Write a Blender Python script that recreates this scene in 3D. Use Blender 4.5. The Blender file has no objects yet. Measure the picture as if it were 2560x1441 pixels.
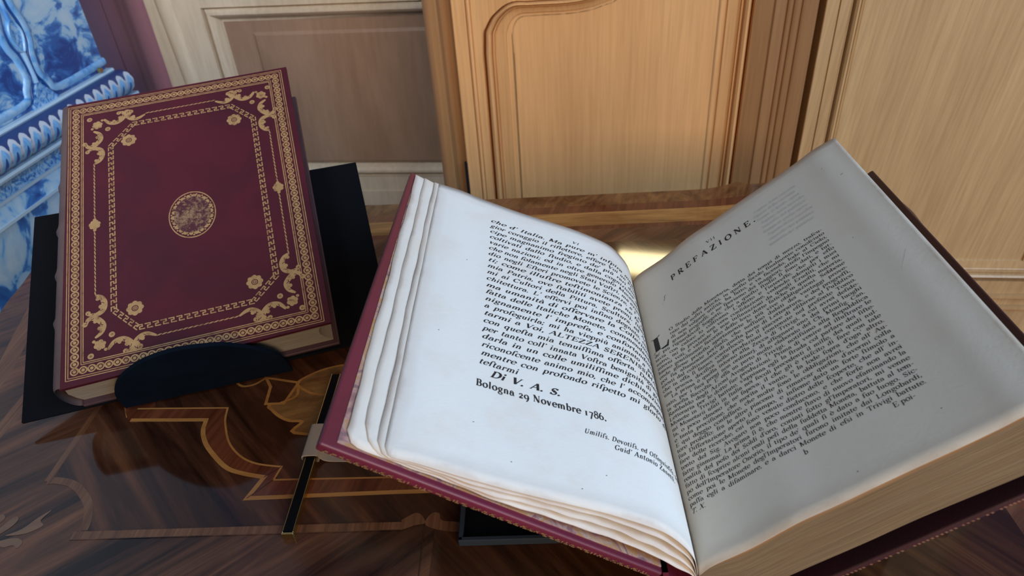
import bpy, math, random
from mathutils import Vector, Matrix
random.seed(7)
C = bpy.context.scene
COL = C.collection
# ------------------------------------------------------------------ camera, sky, lights, exposure
EYE = 1.1875                     # eye height above the floor; every length below is in metres from the eye
cam_d = bpy.data.cameras.new('camera')
cam = bpy.data.objects.new('camera', cam_d); COL.objects.link(cam); C.camera = cam
right = Vector((0.99815712, 0.00924189, -0.05997458))
fwd = Vector((-0.04205057, 0.81790761, -0.57381084))
upv = right.cross(fwd)
cam.matrix_world = Matrix(((right.x, upv.x, -fwd.x, 0), (right.y, upv.y, -fwd.y, 0), (right.z, upv.z, -fwd.z, EYE), (0, 0, 0, 1)))
cam_d.sensor_width = 36.0
cam_d.lens = 1770 / 2560 * 36.0
cam_d.clip_start = 0.02
cam_d.dof.use_dof = True
cam_d.dof.focus_distance = 0.52
cam_d.dof.aperture_fstop = 13
C.view_settings.view_transform = 'Standard'
C.view_settings.look = 'None'
C.view_settings.exposure = 0.0
C.view_settings.gamma = 1.0
C.view_settings.use_curve_mapping = False
w = bpy.data.worlds.new('world'); C.world = w; w.use_nodes = True
w.node_tree.nodes['Background'].inputs[0].default_value = (0.58, 0.60, 0.60, 1)
w.node_tree.nodes['Background'].inputs[1].default_value = 0.20

def area(name, loc, target, sx, sy, power, col):
    d = bpy.data.lights.new(name, 'AREA'); d.shape = 'RECTANGLE'; d.size = sx; d.size_y = sy
    d.energy = power; d.color = col
    o = bpy.data.objects.new(name, d); COL.objects.link(o)
    o.location = Vector(loc) + Vector((0, 0, EYE))
    o.rotation_euler = (Vector(target) - Vector(loc)).to_track_quat('-Z', 'Y').to_euler()
    return o
area('window_daylight', (1.75, -0.8, 1.15), (0.0, 0.55, -0.35), 1.1, 1.7, 65, (0.38, 0.66, 1.0))
area('warm_fill_light', (1.2, -0.2, 1.3), (0.3, 1.0, -0.4), 0.5, 0.5, 1.0, (1.0, 0.72, 0.46))  # added warm fill aimed at the oak fronts, no known lamp behind it
area('front_fill_light', (0.9, -2.0, 0.45), (0.25, 1.0, -0.3), 1.2, 1.0, 46, (1.0, 0.74, 0.50))  # added frontal warm fill to brighten the cupboard and page edges
o = area('side_fill_light', (-0.55, 0.05, 0.55), (-0.62, 1.38, -0.40), 0.3, 0.3, 2.0, (0.95, 0.96, 1.0)); o.data.spread = math.radians(80)  # added fill for the pale door and mauve wall, its source is invented
o = area('picture_lamp_light', (0.180, 1.0, -0.150), (0.08, 0.64, -0.41), 0.10, 0.036, 0.021, (1.0, 0.82, 0.44)); o.data.spread = math.radians(45)

# ------------------------------------------------------------------ node helpers
def lin(c):
    return tuple((x / 255 / 12.92) if x / 255 <= 0.04045 else ((x / 255 + 0.055) / 1.055) ** 2.4 for x in c) + (1,)

class M:
    def __init__(s, name, rough=0.5, coat=0.0, coat_rough=0.1, metal=0.0, spec=0.5):
        s.m = bpy.data.materials.new(name); s.m.use_nodes = True
        s.t = s.m.node_tree; s.b = s.t.nodes['Principled BSDF']
        i = s.b.inputs
        i['Roughness'].default_value = rough; i['Metallic'].default_value = metal
        i['Coat Weight'].default_value = coat; i['Coat Roughness'].default_value = coat_rough
        i['Specular IOR Level'].default_value = spec
    def n(s, t, **k):
        x = s.t.nodes.new(t)
        for a, v in k.items(): setattr(x, a, v)
        return x
    def l(s, a, b): s.t.links.new(a, b)
    def coord(s, scale=(1, 1, 1), rot=(0, 0, 0), kind='Object', loc=(0, 0, 0)):
        tc = s.n('ShaderNodeTexCoord'); mp = s.n('ShaderNodeMapping')
        mp.inputs['Scale'].default_value = scale; mp.inputs['Rotation'].default_value = rot; mp.inputs['Location'].default_value = loc
        # rotate first, then scale: use a second mapping when both are given
        if any(rot):
            m0 = s.n('ShaderNodeMapping'); m0.inputs['Rotation'].default_value = rot
            mp.inputs['Rotation'].default_value = (0, 0, 0)
            s.l(tc.outputs[kind], m0.inputs[0]); s.l(m0.outputs[0], mp.inputs[0])
        else:
            s.l(tc.outputs[kind], mp.inputs[0])
        return mp.outputs[0]
    def noise(s, vec, scale=1.0, detail=4.0, rough=0.55, dist=0.0):
        x = s.n('ShaderNodeTexNoise'); x.inputs['Scale'].default_value = scale; x.inputs['Detail'].default_value = detail
        x.inputs['Roughness'].default_value = rough; x.inputs['Distortion'].default_value = dist
        s.l(vec, x.inputs['Vector']); return x.outputs['Fac']
    def voro(s, vec, scale=1.0, out='Distance'):
        x = s.n('ShaderNodeTexVoronoi'); x.inputs['Scale'].default_value = scale
        s.l(vec, x.inputs['Vector']); return x.outputs[out]
    def wave(s, vec, scale=1.0, dist=0.0, detail=2.0, dscale=1.0, dirn='X'):
        x = s.n('ShaderNodeTexWave'); x.bands_direction = dirn
        x.inputs['Scale'].default_value = scale; x.inputs['Distortion'].default_value = dist
        x.inputs['Detail'].default_value = detail; x.inputs['Detail Scale'].default_value = dscale
        s.l(vec, x.inputs['Vector']); return x.outputs['Fac']
    def ramp(s, fac, stops, interp='LINEAR'):
        x = s.n('ShaderNodeValToRGB'); e = x.color_ramp; e.interpolation = interp
        while len(e.elements) < len(stops): e.elements.new(0.5)
        for k, (p, c) in enumerate(stops):
            e.elements[k].position = p; e.elements[k].color = c if len(c) == 4 else tuple(c) + (1,)
        s.l(fac, x.inputs[0]); return x.outputs[0]
    def mix(s, fac, a, b, mode='MIX'):
        x = s.n('ShaderNodeMix', data_type='RGBA', blend_type=mode)
        for v, i in ((fac, x.inputs[0]), (a, x.inputs[6]), (b, x.inputs[7])):
            if hasattr(v, 'is_output'): s.l(v, i)
            elif i is x.inputs[0]: i.default_value = v
            else: i.default_value = v
        return x.outputs[2]
    def math(s, op, a, b=0.0, clamp=False):
        x = s.n('ShaderNodeMath', operation=op); x.use_clamp = clamp
        for v, i in ((a, x.inputs[0]), (b, x.inputs[1])):
            if hasattr(v, 'is_output'): s.l(v, i)
            else: i.default_value = v
        return x.outputs[0]
    def color(s, c):
        if hasattr(c, 'is_output'): s.l(c, s.b.inputs['Base Color'])
        else: s.b.inputs['Base Color'].default_value = c
        return s
    def bump(s, h, strength=0.2, dist=0.001):
        x = s.n('ShaderNodeBump'); x.inputs['Strength'].default_value = strength; x.inputs['Distance'].default_value = dist
        s.l(h, x.inputs['Height']); s.l(x.outputs[0], s.b.inputs['Normal'])
        return s

def flat(name, c, **k):
    return M(name, **k).color(c if len(c) == 4 else lin(c)).m

def wood(name, c0, c1, c2, rough=0.45, rot=(0, 0, 0), grain=38.0, coat=0.0, coat_rough=0.12, fig=0.35, long=1.6, loc=(0, 0, 0)):
    """straight grained wood: grain runs along the local z of the rotated coordinates"""
    x = M(name, rough=rough, coat=coat, coat_rough=coat_rough)
    v = x.coord((grain, grain, long), rot, loc=loc)
    broad = x.noise(v, 0.35, 3, 0.5, 0.6)
    base = x.ramp(broad, [(0.25, c0), (0.5, c1), (0.78, c2)])
    v2 = x.coord((grain * 7, grain * 7, long * 5), rot, loc=loc)
    fine = x.noise(v2, 1.0, 5, 0.65)
    dk = x.ramp(fine, [(0.35, (0.55, 0.5, 0.46, 1)), (0.62, (1, 1, 1, 1))])
    x.color(x.mix(fig, base, dk, 'MULTIPLY'))
    x.bump(fine, 0.12, 0.0008)
    return x.m

# ------------------------------------------------------------------ object helpers
def link(name, me, parent=None):
    o = bpy.data.objects.new(name, me); COL.objects.link(o)
    if parent: o.parent = parent
    return o
def mesh(name, verts, faces, mats, parent=None, fm=None, smooth=False, uv=None):
    me = bpy.data.meshes.new(name)
    me.from_pydata([tuple(v) for v in verts], [], faces)
    for m in (mats if isinstance(mats, (list, tuple)) else [mats]): me.materials.append(m)
    if fm: me.polygons.foreach_set('material_index', fm)
    if smooth is True: me.polygons.foreach_set('use_smooth', [True] * len(me.polygons))
    elif smooth: me.polygons.foreach_set('use_smooth', smooth)
    if uv:
        l = me.uv_layers.new(name='UVMap')
        l.data.foreach_set('uv', [c for lp in me.loops for c in uv[lp.vertex_index]])
    me.update()
    return link(name, me, parent)
def thing(name, label, cat, loc=(0, 0, 0), mat=None):
    o = bpy.data.objects.new(name, None); COL.objects.link(o); o.empty_display_size = 0.05
    if mat is not None: o.matrix_world = mat
    else: o.location = loc
    o['label'] = label; o['category'] = cat
    return o
def bevel(o, wd=0.0015, seg=2):
    b = o.modifiers.new('bevel', 'BEVEL'); b.width = wd; b.segments = seg; b.limit_method = 'ANGLE'; b.angle_limit = math.radians(40)
    return o
class B:
    """collects shapes of ONE part"""
    def __init__(s): s.v = []; s.f = []; s.m = []
    def poly(s, pts, m=0):
        k = len(s.v); s.v += [tuple(p) for p in pts]; s.f.append(tuple(range(k, k + len(pts)))); s.m.append(m)
    def hexa(s, p, m=0):           # 8 corners: bottom 0-3 ccw, top 4-7
        k = len(s.v); s.v += [tuple(q) for q in p]
        for f in ((3, 2, 1, 0), (4, 5, 6, 7), (0, 1, 5, 4), (1, 2, 6, 5), (2, 3, 7, 6), (3, 0, 4, 7)):
            s.f.append(tuple(k + i for i in f)); s.m.append(m)
    def box(s, a, b, m=0):
        x0, y0, z0 = a; x1, y1, z1 = b
        s.hexa([(x0, y0, z0), (x1, y0, z0), (x1, y1, z0), (x0, y1, z0), (x0, y0, z1), (x1, y0, z1), (x1, y1, z1), (x0, y1, z1)], m)
    def prism(s, pts, ex, m=0):    # planar polygon pts (3d) swept by the vector ex
        k = len(s.v); n = len(pts); ex = Vector(ex)
        s.v += [tuple(p) for p in pts] + [tuple(Vector(p) + ex) for p in pts]
        s.f.append(tuple(k + i for i in reversed(range(n)))); s.f.append(tuple(k + n + i for i in range(n))); s.m += [m, m]
        for i in range(n):
            j = (i + 1) % n; s.f.append((k + i, k + j, k + n + j, k + n + i)); s.m.append(m)
    def cyl(s, a, b, r, seg=20, m=0, r2=None):
        a = Vector(a); b = Vector(b); d = (b - a).normalized(); u = d.orthogonal().normalized(); v2 = d.cross(u); r2 = r if r2 is None else r2
        k = len(s.v)
        for p, q in ((a, r), (b, r2)):
            for i in range(seg):
                t = 2 * math.pi * i / seg; s.v.append(tuple(p + u * q * math.cos(t) + v2 * q * math.sin(t)))
        s.f.append(tuple(k + i for i in reversed(range(seg)))); s.f.append(tuple(k + seg + i for i in range(seg))); s.m += [m, m]
        for i in range(seg):
            j = (i + 1) % seg; s.f.append((k + i, k + j, k + seg + j, k + seg + i)); s.m.append(m)
    def grid(s, rows, m=0, close=False):
        k = len(s.v); h = len(rows); wd = len(rows[0])
        for r in rows: s.v += [tuple(p) for p in r]
        for i in range(h - 1):
            for j in range(wd if close else wd - 1):
                j2 = (j + 1) % wd
                s.f.append((k + i * wd + j, k + i * wd + j2, k + (i + 1) * wd + j2, k + (i + 1) * wd + j)); s.m.append(m)
    def build(s, name, mats, parent=None, smooth=False):
        return mesh(name, s.v, s.f, mats, parent, s.m, smooth)
def smooth_pts(pts, n=8, closed=False):
    """Catmull-Rom through points of any dimension"""
    out = []; N = len(pts); rng = N if closed else N - 1
    for i in range(rng):
        g = (lambda k: pts[k % N]) if closed else (lambda k: pts[min(max(k, 0), N - 1)])
        p0, p1, p2, p3 = g(i - 1), g(i), g(i + 1), g(i + 2)
        for k in range(n):
            t = k / n
            out.append(tuple(0.5 * (2 * b + (c - a) * t + (2 * a - 5 * b + 4 * c - d) * t * t + (3 * b - a - 3 * c + d) * t ** 3) for a, b, c, d in zip(p0, p1, p2, p3)))
    if not closed: out.append(tuple(pts[-1]))
    return out

# ------------------------------------------------------------------ materials
def paper(name, c, stain, edge=(0.30, 0.16, 0.07, 1)):
    x = M(name, rough=0.85, spec=0.25)
    v = x.coord((1, 1, 1))
    n1 = x.noise(v, 28, 5, 0.6); n2 = x.noise(v, 9, 3, 0.5)
    foxed = x.ramp(n1, [(0.50, (0, 0, 0, 1)), (0.74, (1, 1, 1, 1))])
    col = x.mix(x.math('MULTIPLY', foxed, stain), c, (0.62, 0.44, 0.24, 1))
    col = x.mix(x.math('MULTIPLY', n2, 0.18), col, (0.76, 0.73, 0.65, 1))
    # handled rim of the sheet: the uv runs 0..1 across the leaf
    uv = x.n('ShaderNodeTexCoord'); sp = x.n('ShaderNodeSeparateXYZ'); x.l(uv.outputs['UV'], sp.inputs[0])
    rim = None
    for k, lo in ((0, 0), (1, 0), (0, 1), (1, 1)):
        d = sp.outputs[k] if lo == 0 else x.math('SUBTRACT', 1.0, sp.outputs[k])
        rim = d if rim is None else x.math('MINIMUM', rim, d)
    rimn = x.math('ADD', rim, x.math('MULTIPLY', x.math('SUBTRACT', n1, 0.5), 0.06))
    rf = x.ramp(rimn, [(0.0, (1, 1, 1, 1)), (0.012, (0.45, 0.45, 0.45, 1)), (0.05, (0, 0, 0, 1))])
    col = x.mix(x.math('MULTIPLY', rf, 0.42), col, edge)
    x.color(col)
    fine = x.noise(x.coord((420, 420, 420)), 1, 4, 0.6)
    big = x.noise(v, 60, 3, 0.5)
    x.bump(x.math('ADD', x.math('MULTIPLY', fine, 0.5), x.math('MULTIPLY', big, 0.7)), 0.2, 0.0012)
    return x.m
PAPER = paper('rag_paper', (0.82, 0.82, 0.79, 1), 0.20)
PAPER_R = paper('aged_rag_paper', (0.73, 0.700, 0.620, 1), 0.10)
LEAF = paper('deckled_paper', (0.80, 0.785, 0.73, 1), 0.30, (0.34, 0.15, 0.06, 1))
GHOST = flat('faint_offset_ink', (0.60, 0.595, 0.575, 1), rough=0.8)
INK = flat('printing_ink', (0.018, 0.017, 0.018, 1), rough=0.7)
def blockm(name, c0, c1, c2):
    x = M(name, rough=0.8, spec=0.2)
    v = x.coord((1, 1, 1), kind='UV')
    mp = x.n('ShaderNodeMapping'); mp.inputs['Scale'].default_value = (3, 60, 1); x.l(v, mp.inputs[0])
    n = x.noise(mp.outputs[0], 1.0, 6, 0.7, 0.3)
    mp2 = x.n('ShaderNodeMapping'); mp2.inputs['Scale'].default_value = (4, 7, 1); x.l(v, mp2.inputs[0])
    n2 = x.noise(mp2.outputs[0], 1.0, 4, 0.6)
    a = x.ramp(n, [(0.30, c0), (0.52, c1), (0.74, c2)])
    a = x.mix(x.math('MULTIPLY', n2, 0.5), a, (0.17, 0.10, 0.045, 1))
    sy = x.n('ShaderNodeSeparateXYZ'); x.l(v, sy.inputs[0])
    tide = x.ramp(x.math('ADD', sy.outputs[1], x.math('MULTIPLY', x.math('SUBTRACT', n2, 0.5), 0.16)), [(0.0, (0.75, 0.75, 0.75, 1)), (0.10, (0, 0, 0, 1))])
    x.color(x.mix(tide, a, (0.42, 0.20, 0.075, 1)))
    x.bump(n, 0.55, 0.0006)
    return x.m
BLOCK = blockm('page_edges', (0.11, 0.072, 0.040, 1), (0.20, 0.140, 0.082, 1), (0.33, 0.255, 0.165, 1))
BLOCK2 = blockm('page_edges_pale', (0.13, 0.118, 0.098, 1), (0.29, 0.27, 0.225, 1), (0.40, 0.375, 0.32, 1))
def leather(name, c0, c1, rough=0.42, coat=0.25, spec=0.4):
    x = M(name, rough=rough, coat=coat, coat_rough=0.3, spec=spec)
    v = x.coord((1, 1, 1))
    x.color(x.ramp(x.noise(v, 14, 5, 0.6, 0.5), [(0.3, c0), (0.7, c1)]))
    x.bump(x.noise(v, 900, 3, 0.6), 0.25, 0.0004)
    return x.m
RED = leather('crimson_morocco', (0.042, 0.0055, 0.0120, 1), (0.072, 0.0066, 0.0150, 1), 0.55, 0.0, 0.22)
BACKRED = leather('plum_back_leather', (0.045, 0.022, 0.028, 1), (0.07, 0.034, 0.04, 1))
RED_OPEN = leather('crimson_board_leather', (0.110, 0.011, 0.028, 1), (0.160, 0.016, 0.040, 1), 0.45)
RED_SHADED = leather('shaded_board_leather', (0.030, 0.008, 0.010, 1), (0.055, 0.012, 0.015, 1), 0.5, 0.1)  # crimson darkened in the colour itself for the shade on the back board
SPINE = leather('faded_spine_leather', (0.060, 0.030, 0.030, 1), (0.105, 0.066, 0.058, 1), 0.6, 0.0)
WORN = leather('scuffed_board_edge', (0.10, 0.02, 0.02, 1), (0.26, 0.13, 0.07, 1), 0.5)
def goldm(name, wear):
    x = M(name, rough=0.45, metal=0.35)
    v = x.coord((1, 1, 1)); n = x.noise(v, 160, 4, 0.65)
    x.color(x.ramp(n, [(0.30, (0.18, 0.09, 0.04, 1)), (0.46, (0.38, 0.225, 0.095, 1)), (0.8, (0.48, 0.30, 0.135, 1))]))
    return x.m
GOLD = goldm('gold_tooling', 0.3)
x = M('worn_medallion', rough=0.48, metal=0.2)
v = x.coord((1, 1, 1)); n = x.noise(v, 300, 5, 0.75); n2 = x.noise(v, 70, 3, 0.6)
k = x.math('ADD', x.math('MULTIPLY', n, 0.8), x.math('MULTIPLY', n2, 0.5))
x.color(x.ramp(k, [(0.62, (0.062, 0.009, 0.017, 1)), (0.71, (0.20, 0.115, 0.06, 1)), (0.86, (0.34, 0.215, 0.11, 1))]))
MEDAL = x.m
x = M('marbled_paper', rough=0.6)
v = x.coord((1, 1, 1)); nn = x.noise(v, 55, 4, 0.6, 1.5)
x.color(x.ramp(nn, [(0.30, (0.10, 0.12, 0.14, 1)), (0.40, (0.30, 0.14, 0.14, 1)), (0.47, (0.42, 0.27, 0.24, 1)), (0.53, (0.42, 0.22, 0.08, 1)), (0.59, (0.45, 0.34, 0.28, 1)), (0.68, (0.24, 0.08, 0.10, 1)), (0.8, (0.14, 0.16, 0.19, 1))]))
MARBLE = x.m
BLACK = flat('black_card', (0.0022, 0.0028, 0.0045, 1), rough=0.85, spec=0.10)
GREYEDGE = flat('grey_card_edge', (0.022, 0.030, 0.042, 1), rough=0.7, spec=0.2)
x = M('navy_velvet', rough=0.95, spec=0.05)
x.color(x.ramp(x.noise(x.coord((1, 1, 1)), 40, 3), [(0.3, (0.0022, 0.0052, 0.011, 1)), (0.7, (0.0034, 0.0075, 0.016, 1))]))
NAVY = x.m
BRASS = flat('brass', (0.55, 0.40, 0.17, 1), rough=0.32, metal=1.0)
x = M('grey_canvas', rough=0.9)
x.color((0.30, 0.26, 0.23, 1)).bump(x.noise(x.coord((1, 1, 1)), 1500, 2), 0.3, 0.0003)
CANVAS = x.m
IRON = flat('dark_iron', (0.02, 0.022, 0.025, 1), rough=0.5, metal=0.6)
# cupboard and door wood
OAK = wood('golden_oak', (0.56, 0.275, 0.10, 1), (0.66, 0.335, 0.13, 1), (0.74, 0.40, 0.165, 1), 0.42)
OAK_P = wood('oak_panel', (0.62, 0.305, 0.118, 1), (0.70, 0.36, 0.142, 1), (0.76, 0.41, 0.17, 1), 0.42, grain=30, fig=0.28)
OAK_D = wood('brown_oak', (0.25, 0.115, 0.042, 1), (0.32, 0.155, 0.060, 1), (0.38, 0.195, 0.080, 1), 0.42)
OAK_Y = wood('yellow_oak', (0.46, 0.275, 0.125, 1), (0.53, 0.335, 0.16, 1), (0.60, 0.39, 0.19, 1), 0.42, grain=34, fig=0.42, rot=(0, math.radians(-5), 0))
PALE = wood('pale_walnut', (0.47, 0.37, 0.255, 1), (0.60, 0.49, 0.355, 1), (0.68, 0.58, 0.43, 1), 0.38, grain=16, fig=0.3, long=2.5)
PALE_P = wood('pale_figured_panel', (0.22, 0.13, 0.078, 1), (0.31, 0.195, 0.125, 1), (0.40, 0.27, 0.175, 1), 0.38, grain=9, fig=0.35, long=2.2)
# marquetry
def veneer(name, c0, c1, c2, ang, grain=30, long=3.0, fig=0.6, dist=1.4):
    x = M(name, rough=0.5, coat=1.0, coat_rough=0.085, spec=0.0)
    a = math.radians(ang)
    v = x.coord((long, grain, grain), (0, 0, -a))
    n = x.noise(v, 1.0, 5, 0.6, dist)
    base = x.ramp(n, [(0.30, c0), (0.5, c1), (0.72, c2)])
    v2 = x.coord((long * 5, grain * 9, grain), (0, 0, -a))
    f = x.ramp(x.noise(v2, 1, 4, 0.6), [(0.35, (0.55, 0.5, 0.45, 1)), (0.6, (1, 1, 1, 1))])
    x.color(x.mix(fig, base, f, 'MULTIPLY'))
    x.b.inputs['Coat IOR'].default_value = 1.42
    return x.m
D0, D1, D2 = (0.017, 0.0065, 0.004, 1), (0.056, 0.021, 0.011, 1), (0.14, 0.052, 0.023, 1)
V_IN = veneer('walnut_field_veneer', D0, D1, D2, -48, 26, 3)
V_OUT_L = veneer('walnut_border_veneer', D0, (0.10, 0.040, 0.020, 1), (0.22, 0.088, 0.040, 1), 40, 26, 3)
V_OUT_R = veneer('walnut_border_veneer_mirrored', D0, (0.065, 0.024, 0.010, 1), (0.18, 0.068, 0.024, 1), -50, 26, 3)
V_RED = veneer('tulipwood_band', (0.075, 0.02, 0.010, 1), (0.13, 0.038, 0.017, 1), (0.19, 0.06, 0.025, 1), 75, 40, 4)
V_STR = veneer('satinwood_string', (0.30, 0.13, 0.035, 1), (0.38, 0.175, 0.05, 1), (0.44, 0.22, 0.07, 1), 0, 30, 6, 0.3)
V_XB = veneer('crossband_veneer', (0.095, 0.038, 0.018, 1), (0.15, 0.064, 0.030, 1), (0.20, 0.092, 0.044, 1), 90, 60, 3)
V_BURL = veneer('burr_walnut_edge', (0.045, 0.018, 0.008, 1), (0.15, 0.062, 0.022, 1), (0.26, 0.115, 0.04, 1), 65, 22, 9, 0.5, 3.0)
V_ORG = veneer('orange_walnut_band', (0.20, 0.085, 0.025, 1), (0.34, 0.155, 0.045, 1), (0.46, 0.23, 0.07, 1), 0, 45, 5, 0.6, 1.8)
V_OLV = veneer('olive_ash_inlay', (0.10, 0.05, 0.02, 1), (0.20, 0.10, 0.038, 1), (0.29, 0.155, 0.06, 1), 10, 26, 12, 0.4, 2.5)
V_LEAF = veneer('light_leaf_inlay', (0.13, 0.065, 0.038, 1), (0.165, 0.088, 0.05, 1), (0.19, 0.105, 0.06, 1), 20, 30, 5, 0.3)
# tiles
def delft(name, scale, lo, hi, rot=(0, 0, 0), dist=1.0, stretch=(1, 1, 1)):
    x = M(name, rough=0.3, coat=0.3, coat_rough=0.15)
    v = x.coord(stretch, rot)
    n = x.noise(v, scale, 4, 0.55, dist)
    x.color(x.ramp(n, [(lo - 0.14, (0.012, 0.060, 0.27, 1)), (lo, (0.035, 0.17, 0.50, 1)), ((lo + hi) / 2, (0.14, 0.37, 0.70, 1)), (hi, (0.27, 0.47, 0.70, 1)), (hi + 0.2, (0.40, 0.57, 0.72, 1))]))
    return x.m
T_SCENE = delft('delft_landscape', 17, 0.40, 0.53, (0, 0, 0), 1.2, (1, 1, 1.7))
T_FRAME = delft('delft_frame_glaze', 40, 0.26, 0.62)
T_SOFT = delft('delft_pale_glaze', 14, 0.28, 0.50)
T_SCROLL = delft('delft_scroll_band', 60, 0.42, 0.60, (0, 0, 0), 3.0)
T_DARK = flat('delft_dark_line', (0.012, 0.07, 0.28, 1), rough=0.2)
T_WHITE = flat('delft_white_fillet', (0.36, 0.53, 0.70, 1), rough=0.2)
x = M('delft_acanthus', rough=0.3, coat=0.3, coat_rough=0.15)
v = x.coord((1, 1, 1), (math.radians(35), 0, 0))
wn_ = x.n('ShaderNodeTexWave'); wn_.bands_direction = 'Y'; wn_.wave_profile = 'SAW'
for k_, q_ in (('Scale', 7.5), ('Distortion', 2.2), ('Detail', 2.0), ('Detail Scale', 9.0)): wn_.inputs[k_].default_value = q_
x.l(v, wn_.inputs['Vector']); wv = wn_.outputs['Fac']
wv2 = x.math('ADD', wv, x.math('MULTIPLY', x.math('SUBTRACT', x.noise(x.coord((1, 1, 1)), 130, 3, 0.6), 0.5), 0.5))
x.color(x.ramp(wv2, [(0.02, (0.015, 0.035, 0.15, 1)), (0.16, (0.03, 0.10, 0.34, 1)), (0.26, (0.48, 0.57, 0.70, 1)), (0.42, (0.40, 0.53, 0.70, 1)), (0.55, (0.13, 0.33, 0.66, 1)), (0.80, (0.07, 0.23, 0.55, 1)), (0.93, (0.46, 0.56, 0.70, 1))]))
x.bump(wv, 0.3, 0.006)
T_LEAF = x.m
x = M('delft_landscape_scene', rough=0.3, coat=0.3, coat_rough=0.15)
v = x.coord((1, 1, 1.5)); n = x.noise(v, 16, 5, 0.6, 1.0)
sz = x.n('ShaderNodeSeparateXYZ'); x.l(x.coord((1, 1, 1)), sz.inputs[0])
k = x.math('ADD', n, x.math('MULTIPLY', x.math('ADD', sz.outputs[2], 0.295), 1.3))
x.color(x.ramp(k, [(0.37, (0.012, 0.055, 0.25, 1)), (0.45, (0.03, 0.14, 0.44, 1)), (0.50, (0.12, 0.32, 0.62, 1)), (0.545, (0.33, 0.50, 0.67, 1)), (0.72, (0.42, 0.56, 0.67, 1))]))
T_SCENE = x.m
T_CREAM = flat('delft_cream_leaf', (0.42, 0.49, 0.60, 1), rough=0.3)
T_NAVY = flat('delft_navy_ground', (0.016, 0.045, 0.17, 1), rough=0.3)
T_MID = delft('delft_blue_leaf', 70, 0.20, 0.75)
MAUVE = M('mauve_paint', rough=0.30, coat=0.3, coat_rough=0.2).color((0.40, 0.21, 0.285, 1)).m
FLOORM = wood('floor_parquet', (0.06, 0.03, 0.015, 1), (0.10, 0.05, 0.025, 1), (0.15, 0.08, 0.04, 1), 0.4, rot=(math.radians(90), 0, 0), grain=10)

Z0 = EYE                                    # rel -> world
def W(p): return (p[0], p[1], p[2] + Z0)
XR = Vector((0.99439698, -0.10571024, 0)); YR = Vector((0.10571024, 0.99439698, 0))
ROOM = Matrix(((XR.x, YR.x, 0, 0), (XR.y, YR.y, 0, 0), (0, 0, 1, Z0), (0, 0, 0, 1)))   # room axes: x along the wall, y towards it

# ------------------------------------------------------------------ setting
def struct(o): o['kind'] = 'structure'; return o
b = B(); b.box((-3.2, -2.6, -1.2875), (3.2, 2.2, -1.1875))
o = struct(b.build('floor', FLOORM)); o.matrix_world = ROOM
# mauve wall behind, with a soft rounded angle next to the door
prof = smooth_pts([(-3.2, 1.46), (-1.25, 1.46), (-1.06, 1.455), (-1.01, 1.440), (-0.975, 1.418), (-0.935, 1.408), (-0.915, 1.415), (-0.905, 1.412), (-0.896, 1.395)], 5)
prof += [(-0.896, 1.50), (3.2, 1.50)]
b = B(); b.grid([[(p[0], p[1], z) for p in prof] for z in (-1.1875, 1.9)])
b.grid([[(p[0], 1.62, z) for p in prof] for z in (-1.1875, 1.9)]); b.grid([[(p[0], p[1], 1.9) for p in prof], [(p[0], 1.62, 1.9) for p in prof]])
o = struct(b.build('wall_back', MAUVE)); o.matrix_world = ROOM

def sweep(path, prof, depth0, closed=False, scale=None):
    """moulding: prof = (inset from the outer line, height towards the viewer); path in the wall plane (x,z), inside lies to the left-hand normal"""
    rows = []; N = len(path)
    for i, (px, pz) in enumerate(path):
        def d(a, c):
            t = Vector((path[c][0] - path[a][0], path[c][1] - path[a][1])); return t.normalized() if t.length > 1e-9 else Vector((0, 0))
        d1 = d(i - 1, i) if i > 0 else d(i, i + 1); d2 = d(i, i + 1) if i < N - 1 else d1
        n1 = Vector((-d1.y, d1.x)); n2 = Vector((-d2.y, d2.x)); nn = (n1 + n2)
        nn = nn / max(nn.length_squared, 1e-6) * 2
        k = scale[i] if scale else 1.0
        rows.append([(px + nn.x * t * k, depth0 - h, pz + nn.y * t * k) for t, h in prof])
    return rows
def extrude_profile(bb, prof, z0, z1, m=0):
    bb.grid([[(p[0], p[1], z) for p in prof] for z in (z0, z1)], m)

# pale door at the left: stile, rails, recessed panel with a raised field
D = 1.35
door = struct(thing('door_1', 'pale walnut panelled door beside the mauve wall', 'door', mat=ROOM))
x0, x1, zt, zb = -0.7812, -0.16, -0.3067, -0.665
b = B()
b.box((-0.8946, D, -1.18), (x0, D + 0.05, 1.3)); b.box((x1, D, -1.18), (-0.08, D + 0.05, 1.3))
b.box((x0, D, zt), (x1, D + 0.05, -0.02)); b.box((x0, D, -1.18), (x1, D + 0.05, zb)); b.box((x0, D, 1.2), (x1, D + 0.05, 1.3))
b.build('door_frame', PALE, door)
b = B()      # wavy ridge added to imitate a reflected streak of light on the stile
zz = [-1.18 + i * 0.05 for i in range(50)]
b.grid([[(-0.853 + 0.006 * math.sin(z * 9) + 0.016 * math.cos(a), D - 0.006 * math.sin(a), z) for a in [math.pi * k / 8 for k in range(9)]] for z in zz])
b.build('stile_streak_ridge', PALE, door, True)
b = B()
pm = [(0, 0.002), (0.001, -0.008), (0.004, -0.003), (0.009, 0.003), (0.014, 0.003), (0.019, -0.003), (0.0225, -0.010), (0.024, -0.014), (0.030, -0.014)]
for (za, zc) in ((zb, zt),):
    rect = [(x0, (za + zc) / 2), (x0, za), (x1, za), (x1, zc), (x0, zc), (x0, (za + zc) / 2)]
    rows = sweep(rect, pm, D)
    b.grid(rows)
b.build('panel_moulding', PALE, door)
b = B(); b.box((x0 + .01, D + 0.014, zb + .01), (x1 - .01, D + 0.03, zt - .01))
ix0, ix1, iz0, iz1 = x0 + 0.085, x1 - 0.085, zb + 0.026, zt - 0.052
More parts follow.
